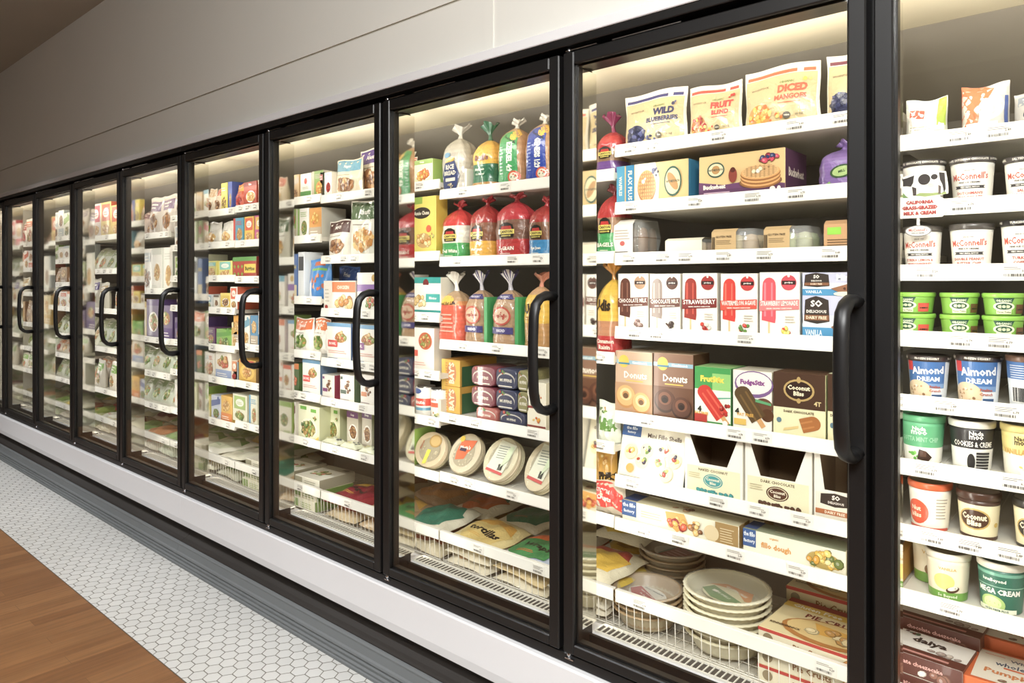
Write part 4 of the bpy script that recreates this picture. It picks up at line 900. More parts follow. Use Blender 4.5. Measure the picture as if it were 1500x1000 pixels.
TUB(9, 2, 1384, 1454, 327, tb(.82, lid='#55504a', art=a_mc(('DOUBLE PEANUT', 'BUTTER CHIP'))), 'white ice cream tub beside the oval badge one on third shelf')
TUB(9, 2, 1460, 1533, 321, tb(.82, lid='#2f2b2a', lidart=lidtxt('TURKISH COFFEE'), art=a_mc(('TURKISH', 'COFFEE'))), 'white ice cream tub with black lettered lid, cut by picture edge')
def a_ttg(flag, sc_=1):
    def f(A):
        A.poly([(.25, .98), (.75, .98), (.68, .66), (.32, .66)], '#24523a'); A.T('ORGANIC', .5, .82, .13, '#dfe8c4', .36); A.E(.5, .5, .26, .24, '#e6e6c0', n=26); A.E(.5, .5, .2, .17, '#24523a', n=26)
        for x in (.4, .5, .6): A.E(x, .5, .045, .08, '#cfd8a8')
        A.R(.32, .1, .68, .32, '#e6e6c0'); A.T('Three Twins', .5, .2, .1, '#4a5a2c', .34); A.R(.8, .12, 1.08, .62, flag); A.R(.84, .3, 1.04, .38, '#2f2a20')
    return f
GR = '#7fb53a'
for j, (z0, nm) in enumerate(((0, 'lower'), (1, 'upper'))):
    for i, (u0, u1, fl, wh) in enumerate(((1302, 1366, '#d04a3a', 'left'), (1371, 1432, '#6e4a2c', 'middle'), (1433.5, 1500, '#6e4a2c', 'right'))):
        hh = .0475
        TUB(9, 3, u0, u1, 0, tb(.84, base=GR, lid='#8cc63f', lidtop='#5f8a3a', lidh=.009, art=a_ttg(fl), turn=.15 if i else -.25), f'{nm} small green ice cream cup in the {wh} stack on fourth shelf', group='small green ice cream cups', h=hh, z=deck(9, 3) + z0 * (hh + .0005))
def a_alm(A):
    A.R(0, .42, 1, 1.0, '#3f6ca6'); A.R(0, .30, 1, .42, '#6f93c0'); A.R(.02, .74, .2, 1, '#c9302c'); A.T('Almond', .56, .76, .2, '#f2efe6', .78, rot=.06, bold=.03); A.T('DREAM', .58, .54, .12, '#e6ecf2', .66)
    A.E(.3, .2, .36, .3, '#dcc09a', n=24); A.blobs(.3, .2, .26, .22, ['#b08a60', '#efdcc0', '#8a6440'], 14, 3, .16); A.T('Praline', .74, .34, .07, '#b05030', .3); A.T('Crunch', .74, .24, .07, '#b05030', .3); A.R(.66, .04, .92, .14, '#35557f')
TUB(9, 4, 1322, 1388, 521, tb(.8, base='#dfe3e6', lid='#3b302c', lidart=lidtxt('FROZEN DESSERT'), art=a_alm), 'blue and white frozen dessert tub, left of two alike')
TUB(9, 4, 1392, 1466, 521, tb(.8, base='#dfe3e6', lid='#3b302c', lidart=lidtxt('FROZEN DESSERT'), art=a_alm), 'blue and white frozen dessert tub, right of two alike')
TUB(9, 4, 1468, 1542, 522, tb(.8, base='#dfe3e6', lid='#7a5a48', art=lambda A: (A.R(-.2, .62, 1.2, 1, '#3f6ca6'), A.lines(.1, .6, .95, .95, 7, '#c9d3df'), A.R(.12, .12, .8, .46, '#f2efe6'), A.bars(.16, .14, .76, .44, 16))), 'blue and white frozen dessert tub turned to show its barcode')
TUB(9, 5, 1312, 1381, 609, tb(.8, base='#ece8dc', lid='#5cae78', lidh=.014, lidtop='#4a9a68', bands=[(.42, '#ece8dc'), (1, '#5cae78')], art=lambda A: (A.T('Nada', .5, .84, .1, '#e6efe0', .4), A.T('moo', .5, .74, .1, '#e6efe0', .4), A.T('GOTTA MINT CHIP', .5, .58, .12, '#9fd3ac', .9, bold=.02), A.blobs(.36, .18, .14, .12, ['#5fae3a', '#8ccf5a'], 6, 2, .5), A.poly([(.45, .1), (.5, .34), (.66, .3), (.8, .16), (.7, .04)], '#3e261c'), A.R(.52, .16, .66, .3, '#5a3a2c')), lidart=None), 'mint green and white tub with chocolate squares, sixth shelf')
TUB(9, 5, 1383, 1456, 617, tb(.8, base='#e9e6dd', lid='#e6e2d6', lidtop='#4a4644', lidh=.014, bands=[(.5, '#e9e6dd'), (.95, '#2f2c2c'), (1, '#e9e6dd')], art=lambda A: (A.T('Nada', .66, .88, .1, '#f0ece2', .3), A.T('moo', .66, .78, .1, '#f0ece2', .3), A.T('COOKIES & CREME', .6, .62, .13, '#f0ece2', .9, bold=.02), A.E(.55, .2, .09, .2, '#2b2828'), [A.R(.66, .04 + .07*i, .98, .09 + .07*i, '#2b2828') for i in range(6)])), 'white and black cookies and cream tub, sixth shelf')
TUB(9, 5, 1460, 1534, 624, tb(.8, base='#ece6d2', lid='#e2cf7c', lidtop='#6a6448', lidh=.014, bands=[(.45, '#ece6d2'), (1, '#e2cf7c')], art=lambda A: (A.T('Nada', .5, .86, .1, '#5a4a2c', .3), A.T('moo', .5, .76, .1, '#5a4a2c', .3), A.T('VANILLA...AHH', .5, .56, .13, '#cfa24a', .9), A.blobs(.55, .2, .2, .12, ['#f2efe2', '#e0c860', '#3a2a1c'], 9, 4, .34))), 'pale yellow vanilla tub at right edge of sixth shelf')
TUB(9, 6, 1323, 1391, 708, tb(.82, base='#ece6d4', lid='#d9622f', lidtop='#8a7a5c', lidh=.014, art=lambda A: (A.E(.26, .42, .3, .3, '#d9502a'), A.T('Nut', .24, .5, .12, '#f0e2c4', .3), A.T('bliss', .24, .34, .12, '#f0e2c4', .3), A.R(-.1, 0, 1.1, .07, '#c9482c'), A.lines(.72, .3, 1.0, .84, 7, '#a8a090'))), 'white tub with bright orange lid on seventh shelf')
def a_cb(c):
    return lambda A: (A.R(-.3, .02, 1.3, .10, c), A.E(.5, .52, .38, .27, '#c2a355'), A.E(.5, .52, .34, .23, c), A.T('Coconut', .5, .58, .16, '#efe2bd', .58, bold=.04), A.T('Bliss', .5, .42, .14, '#efe2bd', .36, bold=.04), A.E(1.05, .4, .06, .06, '#c9a850'))
TUB(9, 6, 1395, 1465, 722, tb(.8, base='#e8dcb2', lid='#4a3226', lidtop='#8a7a68', lidh=.016, bands=[(.88, '#e8dcb2'), (1, '#4a3226')], art=a_cb('#4a3020'), turn=-.1), 'cream tub with brown lid and ornate brown oval emblem')
TUB(9, 6, 1478, 1552, 736, tb(.8, base='#e8dcb2', lid='#38352e', lidtop='#8a8678', lidh=.016, art=a_cb('#2b2620'), turn=-.1), 'cream tub with black lid at right edge of seventh shelf')
TUB(9, 7, 1330, 1385, 790, tb(.84, base='#e3d8b9', lid='#ddd2b4', bands=[(.25, '#6a9a3a'), (1, '#e3d8b9')], art=lambda A: (A.T('Van', .5, .8, .1, '#c9a45a', .4), A.E(.6, .36, .16, .14, '#7a5a34'))), 'cream and green tub standing behind the front one, lowest shelf', dy=.075)
TUB(9, 7, 1353, 1424, 812, tb(.82, base='#e6dbbd', lid='#e9e2cd', lidtop='#8f866a', lidh=.014, bands=[(.14, '#6a9a3a'), (1, '#e6dbbd')], art=lambda A: (A.R(-.3, 0, 1.3, .2, '#6aa03a'), A.T('VANILLA', .5, .78, .07, '#c9a45a', .6), A.E(.42, .46, .24, .2, '#edc96a'), A.E(.62, .28, .16, .08, '#4a3222', rot=.3), A.E(.62, .31, .12, .05, '#e9e2cd', rot=.3), A.T('So Beyond', .5, .1, .1, '#e9f0d4', .6))), 'cream tub with pear on green grass and pale lid, lowest shelf', rz=8)
TUB(9, 7, 1425, 1502, 826, tb(.84, base='#2f6f5a', lid='#e6e0cc', lidtop='#3f6a58', lidh=.014, art=lambda A: (A.R(-.2, .86, 1.2, .93, '#6fae94'), A.T('lunaBeyond', .4, .74, .1, '#e6efe0', .5), A.T('MEGA CREAM', .5, .5, .13, '#f0efe2', .95, bold=.04), A.R(-.2, .6, 1.2, .62, '#8fc0a8'), A.E(.36, .2, .28, .2, '#a8c870'), A.E(.36, .22, .2, .14, '#cfe09a'), A.R(.0, .02, .9, .12, '#e6e8cf'), A.T('HIGH FIBER PLUS', .45, .07, .05, '#2f5a4a', .7))), 'dark green tub with pale lid on lowest shelf')
I(9, 7, 1308, 1322, 812, C_(.12, base='#dda63a', side='#c99030', art=lambda A: A.lines(.2, .1, .8, .9, 5, '#f0cf7a')), 0, 'yellow carton', 'dessert cartons', 'narrow yellow carton beside the cream and green tubs', dy=.03)
I(9, 0, 1322, 1386, 142, P_(.03, base='#cfd3c4', art=lambda A: (A.R(.02, .1, .72, .8, '#f0ece2'), A.R(.12, .5, .5, .72, '#d0553c'), A.R(.1, .2, .95, .38, '#eeeadc'), A.lines(.14, .22, .7, .34, 2, '#b0a890'), A.R(.05, .02, .6, .08, '#b5483c'), A.R(.8, .3, .98, .98, '#a8c43a')), seed=8), 0, 'frozen goods bag', 'frozen goods bags', 'clear bag with white and red label and lime green edge, top shelf')
I(9, 0, 1403, 1478, 120, P_(.035, base='#c9c4ba', art=lambda A: (A.poly([(0, 0), (.35, 0), (.45, .45), (.7, .9), (.5, 1), (0, 1)], '#d9703f'), A.E(.66, .5, .26, .26, '#d9d6cf'), A.T('TRUE', .66, .6, .1, '#f0eee6', .4), A.R(.06, .02, .8, .2, '#efece0'), A.lines(.1, .04, .7, .17, 3, '#c99a5a'), A.R(.92, .1, .98, .7, '#4a5fa0')), seed=9), 0, 'frozen goods bag', 'frozen goods bags', 'rounded orange and grey bag on top shelf behind cut-off door')
I(9, 0, 1482, 1560, 128, P_(.03, base='#b9b4aa', art=a_bag(('#8a8f96', '#d0d4d6'), 'berry', 5), seed=10), 0, 'frozen goods bag', 'frozen goods bags', 'grey bag cut by right picture edge on top shelf')
# basket boxes of bay 9
def a_daiya(A):
    A.R(0, 0, 1, .30, '#5e2f24'); A.lines(.05, .1, .9, .24, 1, '#c98a80', .5); A.T('daiya', .55, .66, .28, '#3a2c26', .4, bold=.04); A.E(.12, .72, .1, .1, '#b5322c', same=True); A.blobs(.25, .9, .2, .05, ['#4f6a4a', '#6a3a2c'], 10, 3, .14); A.blobs(.75, .36, .2, .05, ['#a9958a', '#c9b9a8'], 6, 2, .3)
def a_daf(A): A.R(0, 0, 1, 1, '#5a2b22'); A.T('chocolate cheezecake', .5, .6, .22, '#d9a49a', .84); A.blobs(.7, .25, .2, .14, ['#e8ddcf', '#8a5a48'], 6, 3, .3)
for i, (u, dy, nm) in enumerate(((1352, .015, 'front'), (1372, .155, 'middle'), (1390, .30, 'rear'))):
    x = fx(1345, 1.8) - .01; o = carton(.19, .045, .125, base='#e6e0d6', top='#e6e0d6', side='#6a4438', art=a_daf, topart=a_daiya); o.location = (x + .012*i, 1.795 + dy, BFLOOR + .142 + .022*i - .001)
    o.rotation_euler.z = R(-4); reg(o, 9, 9, 0, 0, 0, 'cheesecake carton', 'cheesecake cartons', f'{nm} white and brown cheesecake carton lying in basket under first door')
    for j in range(3):
        o2 = carton(.19, .045 if j < 2 else .045, .125, base='#e0d8cc', side='#6a4438', art=a_daf); o2.location = (x + .012*i, 1.795 + dy, BFLOOR + .003 + .0455*j + (.0 if j < 2 else 0)); o2.rotation_euler.z = R(-4)
        reg(o2, 9, 9, 0, 0, 0, 'cheesecake carton', 'cheesecake cartons', f'{nm} pile cheesecake carton, {["lowest", "second lowest", "just under the top"][j]}, basket under first door')
def a_pump(A): A.R(.1, .06, .98, .94, '#e6dcc8'); A.lines(.16, .84, .4, .88, 1, '#d9602c'); A.T('Wholly', .6, .78, .1, '#3d4d63', .4, bold=.02); A.T('wholesome', .6, .62, .12, '#3d4d63', .6, bold=.02); A.R(.4, .5, .8, .54, '#d9602c'); A.T('Pumpkin', .5, .33, .17, '#cf7a3c', .7, bold=.03); A.blobs(.6, .14, .3, .05, ['#8a6a50', '#c9a888'], 6, 3, .2)
for i, (dy, z, nm) in enumerate(((.012, .128, 'front'), (.19, .150, 'rear'))):
    x = fx(1447, 1.8) + .034
    o = carton(.17, .05, .165, base='#d9662a', top='#d9662a', side='#c25824', topart=a_pump); o.location = (x, 1.798 + dy, BFLOOR + z); reg(o, 9, 9, 0, 0, 0, 'pie carton', 'orange pie cartons', f'{nm} orange pie carton with cream panel in basket under first door')
    for j in range(2):
        o = carton(.17, z/2 - .002, .165, base='#d9662a', top='#d9662a', side='#c25824'); o.location = (x, 1.798 + dy, BFLOOR + .002 + j * (z/2 - .0012)); reg(o, 9, 9, 0, 0, 0, 'pie carton', 'orange pie cartons', f'{nm} pile orange pie carton, {["lowest", "second lowest"][j]}, basket under first door')
# the cow sign and the oval badge that hang from the shelf edges
def cow_sign():
    q = MB(); W, H = .112, .098; x0 = -W/2
    outline = [(.16, 0), (.90, 0), (.98, .12), (.97, .35), (.84, .46), (1.0, .50), (1.0, .66), (.96, .98), (.86, 1), (.4, .99), (.2, .93), (.07, .86), (.0, .70), (.06, .52), (.16, .44), (.04, .3), (.04, .1)]
    q.prism([((x - .5)*W, z*H) for x, z in outline], 0, .0015, '#e9e5da'); A = Art(q, W, H, flat(0))
    A.poly([(.03, .52), (.03, .70), (.14, .66), (.25, .50), (.3, .46), (.14, .46)], '#5f7f45'); A.poly([(.4, .5), (.5, .55), (.72, .53), (.96, .54), (.97, .49), (.6, .46)], '#8a9a5a')
    A.poly([(.06, .72), (.16, .86), (.24, .88), (.3, .94), (.88, .97), (.95, .9), (.95, .7), (.92, .55), (.88, .5), (.86, .62), (.84, .74), (.66, .74), (.46, .70), (.44, .5), (.38, .5), (.38, .62), (.3, .74), (.12, .70)], '#d9d6cf')
    A.poly([(.04, .68), (.10, .80), (.16, .88), (.26, .90), (.40, .95), (.38, .78), (.34, .70), (.26, .72), (.14, .72)], '#2b2320'); A.poly([(.10, .86), (.17, .87), (.16, .90)], '#2b2320')
    A.E(.58, .84, .11, .12, '#2b2320'); A.E(.76, .88, .06, .06, '#2b2320'); A.poly([(.84, .97), (.94, .95), (.96, .6), (.93, .52), (.9, .7), (.86, .8)], '#2b2320'); A.poly([(.38, .5), (.44, .5), (.44, .66), (.36, .7)], '#3b302b')
    A.poly([(.83, .5), (.87, .5), (.88, .66), (.83, .7)], '#574b45'); A.E(.70, .70, .06, .035, '#d9b5a8')
    for i, t in enumerate(('CALIFORNIA', 'GRASS-GRAZED', 'MILK & CREAM')): A.T(t, .5, .345 - .12*i, .085, '#a33a35', (.66, .88, .8)[i], bold=.06)
    return q.build('shelf_sign', MATTE)
o = cow_sign(); Yc = 1.770; o.location = ((fx(1305, Yc) + fx(1386, Yc)) / 2 + .004, Yc, fz(1345, 319, Yc)); tag(o, 'cut-out shelf sign of a black and white cow over red lettering', 'sign')
o.rotation_euler.x = 0; kx = (fx(1386, Yc) - fx(1305, Yc)) / .112; kz = (fz(1345, 253, Yc) - fz(1345, 319, Yc)) / .098; o.data.transform(Matrix.Diagonal((kx, 1, kz, 1)))
q = MB(); q.prism([(.026*cos(a), .0125*sin(a)) for a in [2*pi*i/32 for i in range(32)]], 0, .0012, '#5f5c5a'); A = Art(q, .052, .025, lambda x, z, o_: (x, -o_, z - .0125)); A.E(.5, .5, .46, .44, '#c4c0b8', n=32); A.T("McConnell's", .5, .58, .26, '#b5483c', .7, bold=.02); A.T('FINE ICE CREAMS', .5, .3, .1, '#4a4644', .5)
o = q.build('shelf_badge', PAPER); o.location = (fx(1345, 1.772), 1.772, fz(1345, 338, 1.772)); tag(o, 'grey oval badge with red script hanging before a white tub lid', 'sign')
q = MB(); q.box(-.0015, 0, -.003, .0015, .0008, .05, '#dedace')
for nm, oo, zt in (('hanger_strip', o, .03),):
    s_ = MB(); s_.box(-.003, .0012, .009, .003, .0018, SH[9][1] - .03 - o.location.z, '#dedad0'); put(s_, nm, PLAST, oo)
# ===== bay 8 basket: stacked pie shells and flat cartons
def lab_gf(A):
    A.poly([(.0, .62), (.2, .86), (.8, .9), (1, .55), (.9, .5), (.5, .78)], '#e0913a'); A.poly([(.02, .36), (.1, .62), (.9, .42), (.9, .2), (.4, .16)], '#6a9048'); A.T('GLUTEN FREE', .55, .72, .07, '#f0ead2', .66, rot=-.18, bold=.03)
    A.T('PIE SHELLS', .5, .40, .06, '#e8ecd0', .5, rot=-.18); A.R(.22, .40, .34, .48, '#f0ead8')
def lab_red(A): A.poly([(.02, .42), (.1, .7), (.98, .38), (.85, .2), (.3, .2)], '#b3343a'); A.T('Organic Whole Wheat', .5, .50, .06, '#f0e6d8', .7, rot=-.25); A.T('Pie Shells', .5, .38, .06, '#f0e6d8', .5, rot=-.25); A.T('WHOLLY WHOLESOME', .5, .72, .05, '#5a6a6e', .6)
def lab_mar(A): A.R(.34, .14, .95, .9, '#8f2a38'); A.lines(.42, .25, .9, .8, 4, '#c98a88'); A.E(.2, .5, .14, .2, '#b9b5aa'); A.R(.3, .2, .36, .8, '#3f7a6a')
def pies(x, y, R_, n, sp, col, tin, lab, words):
    for i in range(n):
        top = i == n - 1; o = pie(R_, col, tin, label=lab if top else None); o.location = (x, y, BFLOOR + .002 + sp*i); o.rotation_euler.z = R(-15 if top else 11*i)
        reg(o, 8, 9, 0, 0, 0, 'pie shell', 'stacked pie shells', (f'topmost {words}' if top else f'{["lowest", "second lowest", "third", "fourth", "fifth", "sixth"][i]} from the basket floor, {words}'))
pies(-.873, 1.925, .121, 7, .0195, '#e3dbb8', '#d9d0b0', ('#e4dcae', lab_gf), 'pale pie shell in tall stack beside pie crust cartons')
pies(-1.118, 1.902, .106, 4, .018, '#b2956c', '#b5a684', ('#e4ded0', lab_red), 'tan pie shell in low front stack')
pies(-1.158, 2.130, .108, 6, .021, '#a08a68', '#a3967a', ('#c9c2b0', lab_mar), 'brownish pie shell in stack behind the front two')
def a_crust(A):
    A.R(0, .88, 1, 1, '#8e2a26'); A.R(0, .74, 1, .88, '#dcb53a'); A.T('Gluten Free', .33, .81, .09, '#efe9d6', .55, bold=.03); A.T('PIE CRUSTS', .58, .62, .11, '#7a2a20', .74, bold=.03)
    A.E(.6, .3, .46, .3, '#b97a34'); A.E(.6, .33, .42, .25, '#e2c27c'); A.poly([(.4, .5), (.95, .42), (.9, .3), (.5, .24)], '#e0a83c'); A.blobs(.6, .3, .3, .14, ['#efd9a0', '#cf9a4c'], 12, 3, .26); A.T('KINNIKINNICK', .2, .2, .05, '#5a4024', .3)
def a_crustf(A): A.R(0, .82, 1, 1, '#b5342a'); A.T('Pie Crusts', .52, .45, .36, '#8a5a2a', .5, bold=.02); A.blobs(.9, .4, .12, .4, ['#e0b85a', '#c98a3a'], 8, 2, .3); A.E(.1, .5, .05, .05, '#8a7a5a', same=True)
for i in range(3):
    o = carton(.262, .0468, .225, base='#dcd3b4', top='#e2cf9a', side='#c9b888', art=a_crustf, topart=a_crust if i == 2 else None); o.location = (-.602, 1.80, BFLOOR + .0015 + .0472*i); o.rotation_euler.z = R(-1.5 if i == 2 else 0)
    reg(o, 8, 9, 0, 0, 0, 'pie crust carton', 'pie crust cartons', f'{["lowest", "middle", "topmost"][i]} yellow pie crust carton in the front pile by the door frame')
for i in range(3):
    o = carton(.262, .054, .2, base='#cbb98a', top='#d9cba0', side='#b9a878', art=a_crustf, topart=a_crust if i == 2 else None); o.location = (-.62, 2.05, BFLOOR + .0015 + .0544*i)
    reg(o, 8, 9, 0, 0, 0, 'pie crust carton', 'pie crust cartons', f'{["lowest", "middle", "topmost"][i]} pie crust carton of the rear pile in the same basket')

# ===== baskets of flat bags
def bagart(c1, c2, food=None, text=None, seed=1, dark='#2b2620'):
    def f(A):
        rg = random.Random(seed)
        if food: A.blobs(.5, .45, .42, .4, FOOD[food], 34, seed, .16)
        if c1: A.poly([(.08, .2 + .1*rg.random()), (.3, .06), (.86, .16), (.94, .6), (.5, .72), (.12, .62)], c1)
        if c2: A.poly([(.1, .6), (.5, .7), (.9, .58), (.84, .8), (.3, .86)], c2)
        if text: A.T(text, .5, .42, .16, dark, .7, rot=-.1, bold=.04)
        A.lines(.25, .24, .6, .3, 2, c2 or '#a59c88')
    return f
def flat_items(b, cols, xs, rows=2, layers=2, cat='frozen bag', desc='bag', seed=1, z0=0, yl=.26, tk=.058, film=FILM):
    rg = random.Random(seed * 7 + b); k = 0; n = len(xs)
    for L in range(layers):
        for r_ in range(rows):
            for i, (xc, wd) in enumerate(xs):
                base, c1, c2, food, text = cols[k % len(cols)]; k += 1
                o = flatbag(wd * rg.uniform(.9, .98), yl, tk, base, bagart(c1, c2, food, text, seed + k), seed=seed + k)
                o.location = (xc + rg.uniform(-.006, .006), 1.797 + r_ * (yl + .006), BFLOOR + .004 + L * (tk * .96) + z0); o.rotation_euler = (R(rg.uniform(-2, 5)), R(rg.uniform(-5, 5)), R(rg.uniform(-5, 5)))
                nm = {0: 'plain', 1: 'coloured'}[bool(c1)]
                reg(o, b, 9, 0, 0, 0, cat, f'{desc}s in the basket under the {DOORW[b]} door',
                    f'{cname(c1 or base)} {desc}, {ORD[i]} in {["front", "rear"][r_]} row, {["lower", "upper", "top"][L]} layer, basket under {DOORW[b]} door from right')
import colorsys
def cname(h):
    r, g, b = [int(h.lstrip('#')[i:i+2], 16) / 255 for i in (0, 2, 4)]; H, L, S = colorsys.rgb_to_hls(r, g, b); H *= 360
    if L > .8 and S < .5: return 'cream'
    if S < .12: return 'black' if L < .2 else 'grey' if L < .7 else 'white'
    if L < .22: return 'dark brown' if 10 < H < 60 else 'dark'
    if H < 14 or H > 345: return 'red'
    if H < 40: return 'brown' if L < .45 else ('orange' if S > .55 else 'tan')
    if H < 68: return 'yellow' if S > .45 else 'beige'
    if H < 165: return 'green'
    if H < 200: return 'teal'
    if H < 250: return 'blue'
    return 'purple' if H < 310 else 'pink'
X7 = [(-1.80, .24), (-1.55, .24), (-1.31, .24)]
flat_items(7, [('#d9cfb4', '#b98a5a', None, 'gold', None), ('#d3c8aa', None, '#3f7a4c', 'brown', None), ('#d9d0b8', '#c9603a', None, None, None), ('#d9cfb4', None, None, 'gold', None), ('#cfc6ac', None, None, None, None), ('#d3c8aa', None, None, None, None),
               ('#d9cfb4', '#a8722e', None, 'brown', None), ('#d9c08a', '#d9863a', '#6b3f22', 'brown', None), ('#cfc8b4', '#3f7a4c', '#d9b93a', 'gold', None),
               ('#d9d2ba', '#2f7a5a', None, None, None), ('#cfc7ac', '#b5623a', '#2f6a52', None, None), ('#d9d0b0', '#8a3a5a', '#e0b52f', None, None),
               ('#e2cc8a', '#dcbf6e', '#d9a23a', None, 'tortillas'), ('#b9c3d4', '#3f8a4c', '#e06a2c', 'gold', 'Wraps'), ('#d9b93a', '#dcb53a', '#6b2a44', None, 'UDIS'),
               ('#d9cfb4', '#2f6e50', '#b9622f', None, None), ('#d5ccb4', '#3a2a20', '#a8502c', None, None), ('#c9c1aa', '#c9a030', '#5a1c2c', None, None)], X7, desc='flatbread pack', cat='flatbread pack', seed=2, layers=3, tk=.036)
for i, (x, y, z, t, nm, c1, c2) in enumerate(((-1.335, 2.06, .43, 'UDIS', 'upper', '#d9b53a', '#6b2a44'), (-1.29, 1.80, .40, None, 'lower', '#e0b52f', '#a83a30'))): 
    o = flatbag(.2, .24, .045, '#d9cfaf', bagart(c1, c2, None, t, 4 + i, '#2b2018'), seed=5 + i); o.location = (x - .03*0, y, z + .004); reg(o, 7, 9, 0, 0, 0, 'flatbread pack', 'round yellow flatbread packs', f'{["rear", "front"][i]} round flatbread pack with yellow and purple label left of the pie shells')
X6 = [(-2.56, .24), (-2.31, .24), (-2.05, .24)]
flat_items(6, [('#c9b48a', '#b98a4a', '#d9b03a', 'brown', None), ('#c0a47a', '#a87444', None, 'brown', None), ('#cfc2a0', '#9a5a3f', '#d98a3a', 'brown', None), ('#a88a62', '#d9a23a', None, 'brown', None), ('#bfae8c', '#9a6a3f', '#e0a83a', 'brown', None), ('#cfc0a0', '#c9a45a', None, 'gold', None),
               ('#9b2a34', '#8a2030', '#e3b52f', None, 'Bagels'), ('#b99a72', '#caa878', '#e0b04a', 'gold', None), ('#d9d3bb', '#2f7a62', '#2f7a62', None, None), ('#a89878', '#7a5a3c', '#d9a03a', 'brown', None), ('#a98a66', '#b5824c', '#e0a23a', 'brown', None), ('#d6cdb2', '#b9622f', '#2f6e50', None, None)], X6, desc='bread bag', cat='bread bag', seed=3)
def flat_cartons(b, xs, cols, seed=1):
    rg = random.Random(seed)
    for i, (xc, wd) in enumerate(xs):
        n = 3
        for j in range(n):
            top = j == n - 1; c, c2, fd = cols[(i*3 + j) % len(cols)]
            o = carton(wd*.92, .046, .2, base=c, top=c, side=c2, art=lambda A: (A.R(0, .1, .3, .9, c2), A.lines(.4, .2, .9, .8, 3, c2)), topart=(lambda A: (A.R(0, .75, 1, 1, c2), A.blobs(.5, .4, .35, .3, FOOD[fd], 18, seed + i, .22), A.bars(.7, .82, .95, .95, 10))) if top else None)
            o.location = (xc, 1.80 + .01*j, BFLOOR + .0015 + .0465*j); o.rotation_euler.z = R(rg.uniform(-4, 4) if top else 0)
            reg(o, b, 9, 0, 0, 0, 'carton', f'flat cartons in the basket under the {DOORW[b]} door', f'{cname(c2)} edged flat carton, {["lowest", "middle", "topmost"][j]} of {ORD[i]} pile in basket under {DOORW[b]} door from right')
flat_cartons(5, [(-3.30, .2), (-3.07, .2), (-2.84, .2)], [('#e6e0c4', '#8fa860', 'green'), ('#e0d9bd', '#6f9040', 'gold'), ('#e9e4d0', '#a9a48a', 'veg')], 5)
for b, pal in ((4, [('#ccd0b4', '#8fa86a', '#d9d4b8', 'green', None), ('#d9d2b0', '#c9a85a', None, 'veg', None), ('#b9b79a', '#6f8a4a', '#c9bf8a', 'green', None)]),
               (3, [('#c9cbb0', '#7a9a5a', None, 'veg', None), ('#d9cfb4', '#c98a5a', '#8a4a34', 'veg', None), ('#bfc4a8', '#8faa6a', None, 'green', None)]),
               (2, [('#c3c48a', '#8a9a3c', '#c03a34', 'green', None), ('#d0c39a', '#e0dcc8', '#b9342c', 'veg', None), ('#b9a48a', '#7a3a34', None, 'veg', None)]),
               (1, [('#b9c08a', '#7a9a3c', None, 'green', None), ('#c9b99a', '#d9c05a', None, 'veg', None), ('#a8886a', '#9a5a3c', None, 'brown', None)]),
               (0, [('#b9ae8a', '#8a7a4c', None, 'brown', None), ('#a8b08a', '#6a8a4a', None, 'green', None)])):
    xs = [(bayx(b) + .13 + .25*i, .24) for i in range(3)]; flat_items(b, pal, xs, desc='frozen bag', seed=10 + b, z0=.004)
flat_items(4, [('#e4dfc6', '#d9d4bc', '#7a9a4c', None, None), ('#e6e2d0', '#cfd0b0', '#5f8a3c', None, None)], [(bayx(4) + .16 + .25*i, .23) for i in range(3)], rows=1, layers=1, desc='pale pack', cat='frozen pack', seed=31, z0=.112, tk=.03)

# ===== bay 7: breads, muffins, tortillas
def a_sprout(c, txt, sun='#e8b93a'):
    def f(A):
        A.poly([(.18, .08), (.9, .02), (.86, .80), (.6, .94), (.24, .9)], c); A.E(.74, .86, .16, .11, sun, n=12); A.T('Food for Life', .6, .78, .05, '#1f2a22', .5, rot=-.5, bold=.04)
        A.T(txt, .62, .48, .13, '#eef0e2', .5, rot=-pi/2, bold=.05); A.lines(.26, .2, .4, .7, 9, '#9fb8a8' if c != '#2f47a0' else '#8f9fd0'); A.E(.78, .14, .19, .10, '#cf5a3c'); A.E(.78, .14, .13, .07, '#ded6bd'); A.blobs(.78, .14, .1, .06, ['#3f7a5a', '#cf5a3c'], 5, 3, .4)
    return f
def a_canyon(A):
    A.poly([(.26, .48), (.3, .58), (.44, .62), (.56, .62), (.7, .58), (.74, .48), (.72, .36), (.28, .36)], '#2a2620'); A.poly([(.3, .47), (.36, .56), (.64, .56), (.70, .47)], '#b5302a'); A.R(.25, .42, .75, .50, '#e3cf5a'); A.T('CANYON', .5, .46, .055, '#2a2620', .44, bold=.04); A.T('BAKEHOUSE', .5, .39, .03, '#e3cf5a', .38)
def a_canyon_b(t, c): return lambda A: (a_canyon(A), A.T(t, .5, .17, .07, '#f2ead8', .7, bold=.03), A.lines(.3, .05, .7, .1, 2, c))
def a_berg(A):
    A.R(.1, .84, .92, .93, '#4a4478'); A.T('ORGANIC', .5, .885, .04, '#dcd6e0', .5); A.E(.5, .54, .36, .17, '#b9503f', n=26); A.E(.5, .54, .30, .135, '#c9a88a', n=26); A.blobs(.5, .54, .2, .10, ['#b9503f', '#a84030'], 12, 3, .2)
    A.T('SUPER BREAD', .5, .54, .04, '#a83a30', .5, bold=.03); A.R(.1, .22, .92, .34, '#4a4478'); A.T('BREAD', .5, .28, .05, '#dcd6e0', .6)
BR = '#b58a62'
